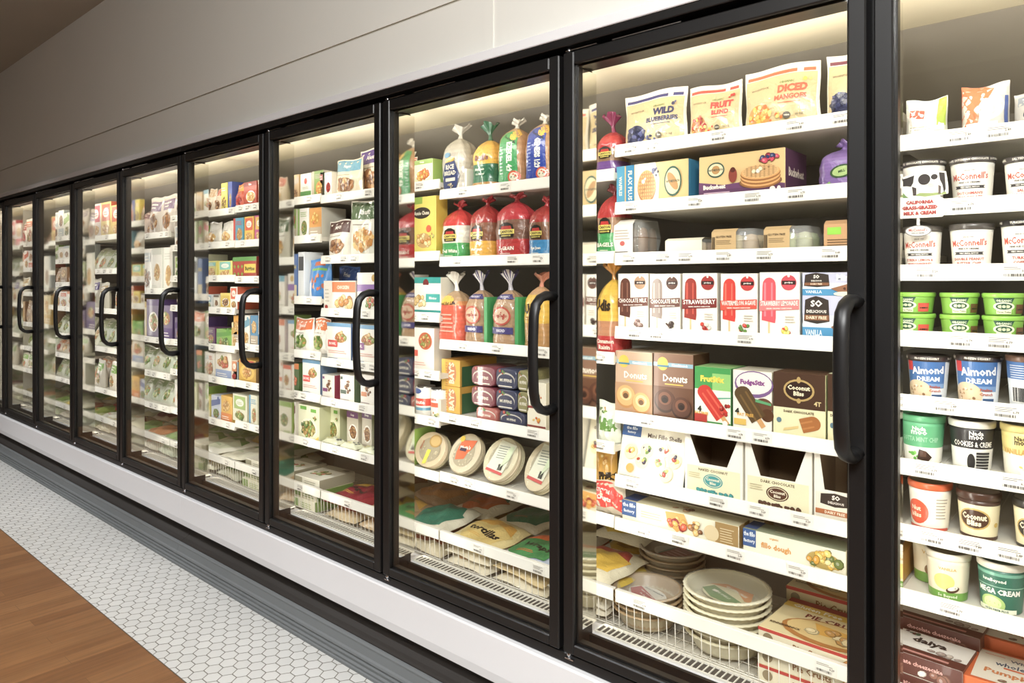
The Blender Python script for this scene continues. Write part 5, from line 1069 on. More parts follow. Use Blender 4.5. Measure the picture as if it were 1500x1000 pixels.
def a_kins(A): A.poly([(.28, .02), (.74, .02), (.86, .3), (.7, .56), (.36, .60), (.2, .3)], '#34406e'); A.poly([(.32, .54), (.66, .56), (.7, .62), (.4, .66)], '#c9a23a'); A.E(.4, .68, .12, .05, '#6f9fc0'); A.T('RICE', .52, .46, .09, '#d9d4c4', .5, bold=.04); A.T('BREAD', .52, .35, .08, '#d9d4c4', .5, bold=.04); A.R(.34, .2, .72, .26, '#d9d4c4'); A.blobs(.54, .12, .12, .05, ['#b9a878', '#d9cfae'], 6, 2, .4)
I(7, 0, 640, 679, 201, L_(.10, [(1, '#b9b3a6')], art=a_kins, neck='#c9c6bc', fanh=.045, seed=1), 0, 'bagged bread', 'bagged bread loaves', 'clear bagged loaf with navy label leaning left on top shelf', rz=-4)
def a_holder(A): A.lines(.1, .1, .9, .3, 1, '#cfc9b9')
I(7, 0, 680, 684, 247, C_(.09, base='#e9e4d4'), 0, 'card holder', None, 'narrow white card divider beside the navy labelled loaf')
def a_rudi(A): A.T("Rudi's", .56, .62, .12, '#6b2a24', .6, bold=.05); A.T('Multigrain', .5, .38, .06, '#dfe8cf', .6); A.T('Oat Honey', .5, .29, .05, '#dfe8cf', .6); A.lines(.3, .06, .8, .12, 1, '#b9d0a8')
I(7, 0, 686, 721, 203, L_(.11, [(.14, '#b98a4a'), (.5, '#2c6a4a'), (.56, '#dcae34'), (1, '#d9a83a')], art=a_rudi, neck='#2a5f44', fanh=.06, seed=2), 0, 'bagged bread', 'bagged bread loaves', 'green and yellow bagged loaf with green gathered neck, top shelf')
I(7, 0, 723, 761, 185, L_(.11, [(1, BR)], art=a_sprout('#3f9a5a', 'EZEKIEL 4:9'), neck='#bdb8ac', fanh=.03, seed=3), 0, 'bagged bread', 'bagged bread loaves', 'sprouted loaf in green labelled bag on top shelf')
I(7, 0, 763, 803, 178, L_(.11, [(1, BR)], art=a_sprout('#2f47a0', 'GENESIS 1:29'), neck='#bdb8ac', fanh=.03, seed=4), 0, 'bagged bread', 'bagged bread loaves', 'sprouted loaf in blue labelled bag on top shelf')
I(7, 0, 806, 838, 182, L_(.11, [(1, BR)], art=a_sprout('#c9862c', 'SESAME'), neck='#bdb8ac', fanh=.03, seed=5), 0, 'bagged bread', 'bagged bread loaves', 'sprouted loaf in orange labelled bag hidden behind the door frame')
I(7, 0, 868, 905, 190, L_(.11, [(.3, '#6f4a8c'), (.58, '#8a6a4a'), (1, '#b32f30')], art=a_canyon, neck='#8c2f5a', fanh=.055, seed=6), 0, 'bagged bread', 'bagged bread loaves', 'red and purple bagged loaf left of the blueberry pouch', rz=3)
GS = '#3f8f52'
CAN = [(641, 678, 306, '#3f9a52', '#cf3a34', '#e2dcc8', 'Deli White', 'red topped bagged loaf with green base and white slices'),
       (681, 717, 300, '#dca52f', '#a8302c', '#8a5a40', 'Multigrain', 'red topped bagged loaf with a yellow base band'),
       (719, 766, 294, '#b5302f', '#bf3038', '#7f5a48', '7-GRAIN', 'red topped bagged loaf with a red base band, widest of its row'),
       (768, 803, 300, '#3a83b4', '#a8302c', '#7a5238', 'San Juan', 'red topped bagged loaf with a bright blue base band')]
for i, (u0, u1, v, c, ct, cm, t, lb) in enumerate(CAN):
    I(7, 1, u0, u1, v, L_(.11, [(.32, c), (.66, cm), (1, ct)], art=a_canyon_b(t, '#efe6d0'), neck='#c23a40', fanh=.03, seed=10 + i), 0, 'bagged bread', 'red topped bagged loaves', lb)
I(7, 1, 868, 905, 285, L_(.11, [(.36, '#3f9a52'), (.62, '#a07a5a'), (1, '#b3302e')], art=a_canyon_b('BAGELS', '#efe6d0'), neck='#8c2a2c', fanh=.03, seed=15), 0, 'bagged bread', 'red topped bagged loaves', 'red and green bagged bagels at the right end beside clear bakery trays')
for u in (752,): pass
I(7, 2, 637, 674, 426, L_(.10, [(.72, '#dc5f43'), (.8, '#d98a4a'), (1, '#b5926a')], art=lambda A: (A.E(.4, .82, .3, .09, '#e8b93a', n=12), A.T('Food for Life', .45, .76, .07, '#2a2620', .8, rot=.05, bold=.04), A.lines(.2, .2, .8, .6, 5, '#e9a890')), neck='#d9d4c6', fanh=.065, seed=20), 0, 'bagged bread', 'bagged bread loaves on third shelf', 'coral red bagged loaf with sun emblem and white twisted neck')
for i, (u0, u1, w1) in enumerate(((676, 708, 'left'), (716, 753, 'right'))):
    I(7, 2, u0, u1, 425, L_(.10, [(1, '#b08c68')], art=a_berg, neck='#e6e0d6', stripes='#4a3f72', fanh=.065, seed=22 + i), 0, 'bagged bread', 'bagged bread loaves on third shelf', f'brown loaf with red round emblem and striped purple neck, {w1} of two')
    o = I(7, 2, u1 + .5, u1 + 6, 435, C_(.11, base='#3f9a55'), 0, 'bread divider', 'green card dividers', f'green card divider right of the {w1} striped neck loaf')
I(7, 2, 762, 797, 420, L_(.10, [(.42, '#b98a50'), (.86, '#e0b334'), (1, '#cfa070')], art=lambda A: (A.T('Udis', .5, .66, .16, '#3a2c1c', .7, rot=.2, bold=.05), A.lines(.2, .46, .8, .54, 2, '#a8782c')), neck='#d98a6a', fanh=.045, seed=25), 0, 'bagged bread', 'bagged bread loaves on third shelf', 'yellow bagged loaf with peach gathered top beside door handle')
I(7, 2, 868, 904, 410, L_(.11, [(.26, '#b5302f'), (.46, '#b9805a'), (1, '#dcb02c')], art=lambda A: (A.T('Udis', .4, .66, .16, '#3a2c1c', .7, bold=.05), A.T('Cinnamon', .5, .18, .06, '#efdcc8', .7), A.T('Raisin', .5, .1, .06, '#efdcc8', .5)), neck='#d9952c', fanh=.05, seed=26), 0, 'bagged bread', 'bagged bread loaves on third shelf', 'yellow and red bagged loaf just left of the popsicle cartons')
I(7, 2, 806, 840, 420, L_(.10, [(1, '#b08c68')], art=a_berg, neck='#e6e0d6', stripes='#4a3f72', fanh=.065, seed=27), 0, 'bagged bread', 'bagged bread loaves on third shelf', 'striped neck loaf hidden behind the door frame on third shelf')
I(7, 3, 641, 646, 585, C_(.1, base='#d9d4c4'), 0, 'card divider', None, 'thin cream divider left of the yellow muffin cartons')
# muffin wall
zz7 = deck(7, 3)
def a_muf(c, t): return lambda A: (A.E(.5, .45, .42, .36, '#c9c2b4'), A.E(.5, .40, .40, .33, c), A.T(t, .5, .42, .16, '#e3dcc8', .6, bold=.03), A.blobs(.3, .82, .16, .08, ['#b5402c', '#d9b98a', '#6a8a4a'], 5, 2, .4), A.R(.15, .1, .8, .16, '#d9d2c0'))
rws = [(598, 622), (567.5, 597), (537, 566.5)]
for r_, (va, vb) in enumerate(rws):
    for c_, (u0, u1, col) in enumerate(((690, 725, '#7d3b44'), (726, 757, '#3d4058'), (758, 775, '#8a8456')) if r_ else ((697, 729, '#a85a50'), (731, 768, '#3d4058'))):
        hcol = fz(725, va) - fz(725, vb); zb = zz7 + (0 if r_ == 0 else (fz(725, 598) - zz7) + (r_ - 1) * (fz(725, 567.5) - fz(725, 597) + .001)) + .0008 * r_
        hh = (fz(725, 598) - zz7 - .001) if r_ == 0 else hcol - .0006
        I(7, 3, u0, u1, 0, lambda w, h, col=col, r_=r_: muffins(w, h, .13, base=col, art=a_muf(col, 'MUFFINS')), 0, 'muffin pack', 'stacked muffin packs', f'{cname(col)} muffin pack, {["bottom", "middle", "top"][r_]} row, column {["one", "two", "three"][c_]} of the muffin stack', z=zb, h=hh, gapw=.0006)
I(7, 3, 757, 768, 0, C_(.12, base='#4a9a58'), 0, 'card divider', 'green card dividers', 'green divider right of the bottom muffin packs', h=.05, dy=.135)
a_bay = lambda A: (A.E(.55, .5, .26, .42, '#c9855a', n=20), A.T("BAY'S", .55, .5, .3, '#efe0b8', .8, rot=pi/2, bold=.04), A.R(0, 0, .2, 1, '#e6bd4f'), A.lines(.24, .05, .36, .95, 9, '#c98a4a'))
hb = fz(660, 565) - zz7
for i, nm in enumerate(('lower', 'upper')):
    hh_ = (fz(660, 528) - zz7 - .002) / 2
    I(7, 3, 647, 674, 0, C_(.2, base='#e3b24a', side='#dca93c', top='#d9a23a', art=a_bay, sideart=lambda A: A.R(.05, 0, .5, .75, '#3f6a44')), 0, 'muffin carton', 'yellow muffin cartons', f'{nm} of two deep yellow muffin cartons left of the muffin packs', z=zz7 + i * (hh_ + .001), h=hh_, dy=.03)
I(7, 3, 772, 800, 560, C_(.12, base='#e6dfc8', side='#cfc6aa', art=lambda A: (A.R(0, .45, 1, .5, '#8a3a34'), A.R(0, .06, 1, .1, '#8a3a34'), A.blobs(.6, .7, .2, .06, FOOD['mango'], 8, 2, .3), A.blobs(.5, .22, .24, .06, FOOD['mango'], 8, 3, .3), A.lines(.1, .8, .7, .9, 2, '#b9b098'))), 0, 'carton', 'cream cartons', 'tall cream carton behind the lower end of the door handle')
I(7, 3, 870, 903, 590, P_(.03, base='#d9dcc9', art=lambda A: (A.R(0, .3, 1, .62, '#5f8a3a'), A.blobs(.3, .8, .2, .1, FOOD['green'], 10, 2, .3)), seed=31), 0, 'frozen vegetable bag', 'frozen vegetable bags', 'white and green vegetable bag left of the pastry shell carton')
def crumpled(w, h, seed=1, base='#dcd9cc', c='#b9c88a', t='MUFFINS'):
    return flatbag(w, .12, h, base, bagart(c, None, None, None, seed), seed=seed)
# tortilla shelf
a_flatout = lambda A: (A.E(.62, .76, .2, .18, '#b9924a'), A.E(.62, .76, .16, .14, '#cfae6a'), A.T('Flatout', .22, .6, .07, '#b5623a', .6, rot=pi/2*.9, bold=.03), A.poly([(.38, .08), (.5, .1), (.56, .5), (.44, .5)], '#d9d43a'))
a_mariaric = lambda A: (A.poly([(.26, .5), (.3, .8), (.8, .86), (.74, .66), (.62, .5), (.58, .36), (.3, .3)], '#dd6a3a'), A.E(.3, .84, .08, .08, '#e8c93a', same=True), A.T("Maria's", .5, .64, .1, '#f2ecdc', .44, rot=.1, bold=.04), A.R(.34, .54, .56, .62, '#4a3a4c'))
a_lbl = lambda A: (A.poly([(.18, .2), (.72, .14), (.86, .84), (.34, .92)], '#dfe0c8'), A.poly([(.18, .2), (.72, .14), (.73, .2), (.19, .26)], '#c9504a'), A.lines(.36, .5, .7, .82, 6, '#8f968a'), A.bars(.54, .24, .68, .38, 8), A.poly([(.6, .3), (.8, .5), (.82, .8), (.7, .8)], '#c9d6b0'))
def TO(u0, u1, v, art, base, own, lean, seed, t=.035, oval=None, dy=.0, turn=0, b=7, s=4):
    x0, x1 = fx(u0), fx(u1); W = x1 - x0; H = fz((u0+u1)/2, v) - deck(b, s); r = H / 2 / cos(R(lean)) * .98
    o = tortillas(r, t, lean, base, art, seed=seed, oval=W/2/r*.94, turn=0); o.location = ((x0+x1)/2, 1.786 + dy, deck(b, s)); o.rotation_euler.z = R(turn); reg(o, b, s, x0, x1, 0, 'tortilla pack', 'tortilla packs leaning on the fifth shelf', own)
TO(603, 648, 640, a_flatout, '#d3c398', 'oval beige flatbread pack with yellow stripe at left end', 24, 1, t=.035, b=6, s=5)
TO(650, 694, 646, a_mariaric, '#d6c8a2', 'round tortilla pack with orange label', 32, 2, t=.035)
TO(700, 748, 654, a_lbl, '#d9cda8', 'tortilla pack with pale green label and barcode, left of two', 34, 3, t=.04)
TO(760, 806, 660, a_lbl, '#d9cda8', 'tortilla pack with pale green label and barcode, beside the door frame', 34, 4, t=.04)
I(7, 4, 866, 912, 707, P_(.02, base='#cfc2a8', art=lambda A: (A.poly([(0, .2), (0, .98), (.6, .94), (.95, .7), (1, .1), (.7, .3), (.4, .2)], '#d94238'), A.T('KITCHEN', .34, .72, .12, '#f2e6da', .5, rot=-.1, bold=.03), A.T('Crusts', .4, .5, .16, '#f2e6da', .6, rot=-.1, bold=.04)), seed=33, gusset=False), 0, 'pizza crust pack', 'pizza crust packs', 'red labelled pizza crust pack left of the long dough cartons')
I(7, 4, 868, 900, 655, P_(.02, base='#d9a23a', art=lambda A: (A.R(.3, .3, .98, .6, '#3a2c1c'), A.T('Udis', .65, .45, .14, '#e8c050', .5), A.blobs(.4, .8, .3, .1, FOOD['gold'], 10, 3, .3)), seed=34, gusset=False), 0, 'pizza crust pack', 'pizza crust packs', 'orange yellow pack standing behind the red crust pack', dy=.05)

# ===== bays 6 to 4, from the hand list:  (u0, u1, vtop, kind, colours..., text)
W = '#ebe6da'
def CART(b, s, u0, u1, v, base, band, food, text, desc, d=.13, side=None, own=None, z=None, h=None, seed=1, dy=0, tcol=None):
    I(b, s, u0, u1, v, C_(d, base=base, side=side or base, top=base, art=a_meal(band, text, '#f2ece0' if band else tcol or '#6b5a48', food, text='', seed=seed) if text else a_var(band, base, food, seed)), desc, 'carton', 'frozen food cartons', own, z=z, h=h, dy=dy)
def POU(b, s, u0, u1, v, base, top, food, text, desc, t=.03, own=None, seed=1, dy=0, rz=0):
    def f(A):
        A.R(.04, .66, .96, .97, top); A.T(text, .5, .8, .1, '#f2ece0' if cname(top) not in ('cream', 'white', 'beige') else '#4a4038', .76, bold=.03); A.lines(.15, .56, .7, .62, 1, '#9a9080'); A.blobs(.5, .3, .38, .24, FOOD[food], 34, seed, .2)
    I(b, s, u0, u1, v, P_(t, base=base, art=f, seed=seed), desc, 'pouch', 'frozen food pouches', own, dy=dy, rz=rz)
# bay 6
CART(6, 0, 468.5, 474, 252, W, '#9a3a34', 'brown', '', 'thin white carton')
CART(6, 0, 475, 486, 252, W, None, 'red', 'V', 'small white carton')
POU(6, 0, 486, 524, 232, '#d9ccb0', '#5f9ab4', 'brown', 'Nuggets', 'tan and blue round food pouch', seed=3)
POU(6, 0, 520, 560, 216, '#e2d9c4', '#5a3f8c', 'brown', 'Alexia', 'white and purple potato pouch', seed=4, dy=.05)
for u in (568, 586): POU(6, 0, u, u + 17, 228, '#ddd0b8', '#b5402c', 'gold', 'Puffs', 'white and red pouch', seed=u)
CART(6, 0, 603, 634, 234, '#dfe0b8', '#8aa84a', 'mango', 'Orange', 'green edged carton with orange fruit', side='#9cb85a', seed=6)
POU(6, 1, 477, 507, 322, '#e6dfd0', '#5a3a34', 'brown', 'MOI', 'white and maroon pouch', seed=7, rz=4)
POU(6, 1, 506, 556, 292, '#e3e0d0', '#4f6a3a', 'gold', 'Roast', 'large white potato pouch with green top', seed=8)
POU(6, 1, 562, 590, 300, '#e3e0d0', '#4f6a3a', 'gold', 'Roast', 'white potato pouch', seed=9)
def a_annie(A): A.R(0, .88, .45, 1, '#8fae3f'); A.E(.42, .72, .36, .1, '#3a322a'); A.T('Annie Chuns', .42, .72, .07, '#efe8d0', .62, bold=.03); A.blobs(.5, .24, .36, .16, FOOD['gold'], 20, 3, .2); A.E(.72, .44, .1, .1, '#d9603c', same=True); A.blobs(.85, .3, .1, .08, FOOD['green'], 5, 3, .4)
I(6, 1, 603, 639, 288, C_(.06, base='#e0cf5a', side='#d9b93a', art=a_annie), 0, 'noodle carton', 'frozen food cartons', 'yellow carton with a black oval brand panel left of the red loaves')
def a_nug(A): A.R(.28, .62, 1, .96, '#df7f4a'); A.T('CHICKEN', .62, .78, .12, '#f2e6d2', .6, bold=.03); A.blobs(.62, .3, .32, .22, FOOD['gold'], 16, 3, .3); A.E(.1, .12, .05, .07, '#b5402c'); A.lines(.06, .3, .2, .8, 4, '#c9c2b0')
I(6, 2, 474, 521, 411, C_(.08, base=W, side='#d9d0bc', art=a_nug), 0, 'nugget carton', 'frozen food cartons', 'white carton with broad orange panel over golden nuggets')
I(6, 2, 523, 556, 399, C_(.08, base=W, side='#cfc2d0', art=lambda A: (A.R(0, .52, 1, .7, '#8a5fa8'), A.E(.76, .86, .1, .1, '#c9a24a', same=True), A.blobs(.6, .28, .34, .18, FOOD['veg'], 18, 4, .2))), 0, 'nugget carton', 'frozen food cartons', 'white carton with purple band beside the orange panelled one')
POU(6, 2, 489, 520, 390, '#4a6fae', '#2f4f92', 'brown', 'Fries', 'dark blue pouch behind the cartons', seed=11, dy=.1)
CART(6, 2, 562, 592, 402, W, '#4a9ab0', 'veg', 'Lasagna', 'white and teal carton', seed=12)
def a_teal(A): A.R(0, .84, 1, 1, '#2f9c94'); A.R(0, 0, 1, .13, '#2f9c94'); A.E(.5, .84, .1, .1, '#7a2a2a', same=True); A.R(.5, .34, .98, .56, '#3fa8a0'); A.T('Blintzes', .74, .45, .07, '#eef2ea', .4); A.blobs(.28, .36, .24, .16, ['#e6c27a', '#d9a85a', '#f0d9a0'], 14, 3, .3); A.E(.5, .7, .3, .1, '#efeadc')
I(6, 2, 603, 646, 406, C_(.07, base=W, side='#e0dac8', art=a_teal), 0, 'blintz carton', 'frozen food cartons', 'white and teal carton with rolled blintzes left of coral loaf')
MB_ = lambda c: (lambda A: (A.R(0, .9, 1, 1, '#6fa0c4'), A.E(.58, .62, .32, .2, '#efe8d8'), A.blobs(.58, .62, .28, .17, FOOD['pasta'], 24, 5, .2), A.R(.06, .36, .46, .54, c), A.T('BOWL', .26, .45, .08, '#f2ece0', .34), A.lines(.08, .2, .9, .3, 2, '#d99a90'), A.lines(.08, .06, .5, .1, 1, '#6f86a8')))
I(6, 3, 479, 514, 473, C_(.09, base=W, side='#5f86b0', art=MB_('#d9504a')), 0, 'meal carton', 'frozen meal cartons', 'white blue topped meal carton with red bowl label, fourth shelf')
I(6, 3, 516, 556, 476, C_(.09, base=W, side='#b07ab0', art=MB_('#8a4a8a')), 0, 'meal carton', 'frozen meal cartons', 'white meal carton with purple label behind the door handle')
CART(6, 3, 562, 594, 478, W, '#d9703a', 'pasta', 'Bowl', 'white and orange carton', seed=13)
I(6, 3, 603, 636, 480, C_(.09, base=W, side='#ded8c8', art=lambda A: (A.E(.62, .68, .34, .26*.9, '#e2ddd0'), A.E(.62, .70, .30, .2, '#c9603a'), A.blobs(.62, .70, .27, .18, FOOD['pasta'], 26, 6, .2), A.R(.0, .34, .3, .48, '#d9604a'), A.lines(.08, .14, .7, .24, 2, '#e0a898'))), 0, 'meal carton', 'frozen meal cartons', 'white meal carton with a round bowl of pasta, left of muffin cartons')
small = lambda c: (lambda A: (A.blobs(.6, .58, .3, .26, FOOD['brown'], 14, 4, .26), A.R(.06, .3, .46, .44, c), A.R(.06, .82, .2, .92, c), A.lines(.06, .08, .7, .16, 1, '#b9a8a8')))
for u0, u1, c, sd, n in ((472, 490, '#8a4a7a', '#b5405a', 'left with purple label'), (498, 519, '#5a6a5a', '#5f7a5a', 'middle with dark label'), (528, 549, '#d98a5a', '#cf7a4a', 'right with orange label')):
    I(6, 4, u0, u1, 549, C_(.12, base=W, side=sd, art=small(c)), 0, 'snack carton', 'small white snack cartons', f'small white carton, {n}, fifth shelf behind fourth door')
for i, (u, c) in enumerate(((566, '#d9703a'), (582, '#5f7a5a'))): I(6, 4, u, u + 15, 549, C_(.12, base=W, side='#c9c2b0', art=small(c)), f'small white carton with {cname(c)} label', 'snack carton', 'small white snack cartons')
def a_can(A): A.R(-.6, .36, 1.6, .62, '#d94a34'); A.T('minute', .5, .49, .14, '#f2ece0', .8, bold=.04); A.R(-.6, .2, 1.6, .3, '#5f9ab4'); A.E(.4, .88, .3, .1, '#4a5f9a')
I(6, 4, 603, 623, 566, lambda w, h: can_roll(w/2, h - .004, '#e9e6dc', art=a_can), 0, 'juice can', 'frozen juice cans', 'white and red juice can with blue band, left of two')
I(6, 4, 625, 645, 570, lambda w, h: can_roll(w/2, h - .004, '#e9e6dc', art=lambda A: (A.R(-.6, .4, 1.6, .56, '#e0603a'), A.T('juice', .5, .66, .13, '#d9502c', .7), A.blobs(.5, .14, .4, .1, FOOD['green'], 8, 3, .2))), 0, 'juice can', 'frozen juice cans', 'white and orange juice can, right of two')
kale = lambda A: (A.R(.1, .86, .4, .96, '#6fae3a'), A.R(.6, .82, .86, .92, '#6fae3a'), A.E(.5, .32, .42, .3, '#efeacb', n=24), A.blobs(.5, .32, .40, .28, FOOD['green'] + ['#c9a24a', '#b98a3a'], 46, 5, .15), A.poly([(.5, 0), (1, 0), (1, .16), (.8, .02)], '#e3c64a'), A.blobs(.8, .66, .1, .05, FOOD['green'], 4, 2, .5))
I(6, 5, 476, 498, 596, C_(.12, base='#dfe0b8', side='#cfd0a0', art=kale), 0, 'meal carton', 'green bowl meal cartons', 'pale green bowl carton standing behind the flat packs', dy=.06)
for i, (u0, u1, c) in enumerate(((508, 525, '#7a4a7a'), (530, 545, '#6a3f6e'))): CART(6, 5, u0, u1, 603, '#cfc6b0', c, 'brown', 'Soup', 'beige and purple carton', dy=.06, seed=20 + i)
for i, (u0, u1) in enumerate(((470, 494), (497, 521), (524, 548))):
    x0, x1 = fx(u0), fx(u1); o = flatbag(x1 - x0 - .004, .055, .026, '#dfe0c0', lambda A: (A.blobs(.7, .5, .2, .3, ['#6a7078', '#4a4f58'], 6, 3, .3), A.lines(.1, .3, .5, .6, 2, '#e0cf6a')), seed=40 + i, film=FILM); o.location = ((x0+x1)/2, 1.797, deck(6, 5))
    reg(o, 6, 5, x0, x1, 0, 'flat pack', 'flat clear packs', f'flat pale pack lying before the cartons, {ORD[i]} of three on sixth shelf')
# bay 5
POU(5, 0, 342, 356, 268, '#c9502c', '#d9a23a', 'red', 'Rings', 'red and orange pouch', seed=2)
CART(5, 0, 357, 376, 266, '#b5442c', '#8f2f24', 'gold', 'Pizza', 'red carton with yellow food', seed=3)
CART(5, 0, 378, 398, 262, '#8a5a3c', None, 'brown', '', 'brown carton', seed=4)
CART(5, 0, 402, 423, 258, W, '#6f9fb4', 'veg', 'Peas', 'white and blue carton', seed=5)
CART(5, 0, 426, 438, 256, '#c9a878', None, 'brown', '', 'tan carton of nuts', seed=6)
I(5, 0, 440, 456, 254, C_(.09, base='#e3dfcf', art=lambda A: (A.R(0, .1, 1, .3, '#4f8a3c'), A.E(.5, .7, .14, .12, '#c9402c'), A.lines(.2, .4, .8, .5, 2, '#8a8a6a'))), 'white carton with green band', 'carton', 'frozen food cartons')
CART(5, 0, 457, 474, 250, '#7a9a4c', None, 'mango', '', 'green carton with orange balls', side=W, seed=8)
for i, (u0, u1, c, bd) in enumerate(((342, 357, '#5fa8c4', '#d94a3a'), (358, 372, '#e6c24a', '#d9603a'), (373, 388, '#c94a8a', '#e8b93a'), (392, 406, '#5fa8c4', '#d9603a'), (408, 422, '#e8d9b8', '#c93a3a'))):
    CART(5, 1, u0, u1, 319 - i*2, c, bd, 'gold', '', f'bright {cname(c)} and {cname(bd)} carton', seed=30 + i)
for i, (u0, u1, c) in enumerate(((425.5, 434, '#8aa04c'), (436, 452, '#b9c48a'), (453, 471, '#d99a4c'))):
    CART(5, 1, u0, u1, 306 - i, W if i == 1 else c, '#8fae5a' if i == 1 else None, ('red', 'green', 'mango')[i], '', f'{cname(c)} meat style carton', side='#dcd6c4', seed=40 + i)
I(5, 2, 341, 376, 376, C_(.12, base='#b5402f', side='#8a2f24', top='#4f8a3c', art=lambda A: (A.R(0, .8, 1, 1, '#5f9a4a'), [A.poly([(x, z), (x + .05, z + .1), (x + .1, z), (x + .05, z - .1)], '#8aa83a') for x in (.04, .2, .36) for z in (.2, .55)], A.R(.5, .25, .98, .66, '#e6c43a'), A.T('Burritos', .74, .45, .2, '#3f4a1c', .44, bold=.04))), 0, 'burrito carton', 'frozen food cartons', 'red and green carton with yellow burrito panel')
I(5, 3, 426, 435, 372, C_(.1, base='#5a7ab4', art=lambda A: (A.R(0, 0, 1, .3, '#d9c9a0'), A.T('FISH', .5, .7, .1, '#e8d04a', .8))), 'blue carton', 'carton', 'frozen food cartons')
I(5, 3, 436.5, 446, 369, C_(.1, base='#dfe2e2', art=lambda A: A.R(.1, .6, .9, .9, '#4a4a4c')), 'white carton with black panel', 'carton', 'frozen food cartons')
I(5, 3, 447, 478, 379, P_(.03, base='#3f86c8', art=lambda A: (A.R(.3, .82, .8, .92, '#c9602f'), A.R(.2, .7, .9, .76, '#7ab04a'), A.blobs(.6, .4, .36, .26, ['#c96a34', '#d9804a', '#a85024'], 14, 3, .2), A.poly([(.06, .05), (.3, .05), (.3, .5)], '#dfe6ea')), seed=44), 0, 'fish stick pouch', 'frozen food pouches', 'bright blue pouch with orange fish shapes')
o = flatbag(.28, .16, .03, '#e9e6dd', None, seed=50); o.location = (fx(358), 1.80, deck(5, 3)); o.rotation_euler.y = R(-6); reg(o, 5, 3, fx(345), fx(375), 0, 'paper sheet', None, 'crumpled white paper lying above the fifth door handle')
for i, (u0, u1, c) in enumerate(((376, 390, '#c9a24a'), (392, 406, '#7a5a3c'), (408, 422, '#e0603a'))): POU(5, 3, u0, u1, 392, '#e0d8c4', c, 'brown', '', f'white and {cname(c)} pouch', seed=52 + i)
POU(5, 4, 426, 453, 466, '#e6dfd2', '#dc7038', 'green', 'ravioli', 'white pouch with orange top', seed=60)
POU(5, 4, 454, 477, 466, '#e6dfd2', '#e0783c', 'green', 'ravioli', 'white pouch with orange and purple top', seed=61)
for i, (u0, u1, c) in enumerate(((342, 352, '#e0a23a'), (353, 366, W), (367, 378, '#4f8ab0'), (390, 405, '#d9703a'), (407, 421, '#8fae5a'))): CART(5, 4, u0, u1, 462, c if c != W else W, '#6fa0b4' if c == W else None, 'gold', '', f'{cname(c)} tall carton', seed=64 + i)
I(5, 5, 426, 438, 532, C_(.1, base='#4f6a34', art=lambda A: (A.R(0, .8, 1, 1, '#dd7a2f'), A.blobs(.4, .4, .4, .2, ['#b5442c', '#d9703a'], 8, 3, .4))), 'green and orange carton', 'carton', 'frozen food cartons')
I(5, 5, 443, 469, 527, C_(.09, base=W, side='#7a96b4', art=MB_('#d9504a')), 0, 'meal carton', 'frozen meal cartons', 'white blue topped meal carton with red label, lower shelf')
I(5, 5, 350, 375, 527, C_(.1, base='#cfa23a', side='#8a6a3c', art=lambda A: (A.E(.5, .46, .42, .34, '#e8c050', n=24), A.blobs(.5, .46, .34, .26, FOOD['gold'], 22, 4, .2), A.R(.1, .88, .9, .97, '#b5442c'))), 0, 'meal carton', 'frozen meal cartons', 'golden carton with a round pie beside fifth door handle')
I(5, 5, 342, 349, 530, C_(.12, base='#8f9a9c'), 'narrow grey carton', 'carton', 'frozen food cartons')
for i, (u0, u1) in enumerate(((380, 398), (402, 421))): CART(5, 5, u0, u1, 530, W, ('#d9703a', '#6f9fc0')[i], 'pasta', '', f'white carton with {("orange", "blue")[i]} band', seed=70 + i)
I(5, 6, 437, 468, 594, C_(.10, base='#e2e2bd', side='#d3d4a8', art=kale), 0, 'meal carton', 'green bowl meal cartons', 'pale green carton with large bowl of grain at front of lowest shelf')
CART(5, 6, 425.5, 433, 588, '#e3dcd0', '#7a3a4c', 'brown', '', 'thin cream carton', seed=75)
for i, (u0, u1, c, f_) in enumerate(((341, 362, '#a8c070', 'green'), (365, 377, '#5fa0c4', 'veg'), (380, 398, '#d9a24a', 'gold'), (401, 421, '#8fae5a', 'green'))): CART(5, 6, u0, u1, 578 + i, '#e2e0c8', c, f_, '', f'cream and {cname(c)} carton', seed=80 + i)
# bay 4
GEN4 = {0: [(300.5, 311, 276, '#d9cdb8', '#c0a07a', 'brown'), (312, 323, 275, '#d9c2a8', '#b5503c', 'brown'), (324, 333, 268, '#e0cf4a', '#d9b93a', 'brown'), (334, 340, 266, '#4a5fae', '#3f4f92', 'veg')],
        1: [(300.5, 318, 325, '#e3dccc', '#efe9dc', 'gold'), (320, 340, 324, '#e3dccc', '#e8e2d4', 'gold')],
        2: [(300.5, 318, 382, '#dfd56a', '#7fc4b4', 'gold'), (320, 340, 382, '#dfd56a', '#7fc4b4', 'gold')],
        3: [(300, 311, 431, '#dfe2e0', '#8fb0b4', 'veg'), (313, 321, 432, '#e0d9c4', '#5a4a34', 'brown'), (323, 337, 429, '#d9b93a', '#e6cf5a', 'brown')],
        4: [(300, 315, 479, '#6a3f6a', '#cfc4b0', 'veg'), (317, 339, 482, '#7fb04a', '#5f9a3a', 'green')],
        5: [(299, 314, 516, '#e3dccc', '#d9703a', 'pasta'), (316, 339, 516, '#e3dccc', '#8fa0c4', 'pasta')],
        6: [(299, 308, 579, '#dfcf6a', '#e0d9b0', 'gold'), (309.5, 323, 579, '#c9cfdc', '#5a6aa0', 'green'), (324, 340, 580, '#e0b04a', '#d9803a', 'gold')]}
for s, L in GEN4.items():
    for i, (u0, u1, v, c, bd, f_) in enumerate(L):
        if s in (0, 1) and i < 2: POU(4, s, u0, u1, v, c, bd, f_, '', f'{cname(c)} and {cname(bd)} pouch', seed=90 + s*5 + i)
        else: CART(4, s, u0, u1, v, c, bd, f_, '', f'{cname(c)} carton with {cname(bd)} band', seed=90 + s*5 + i)
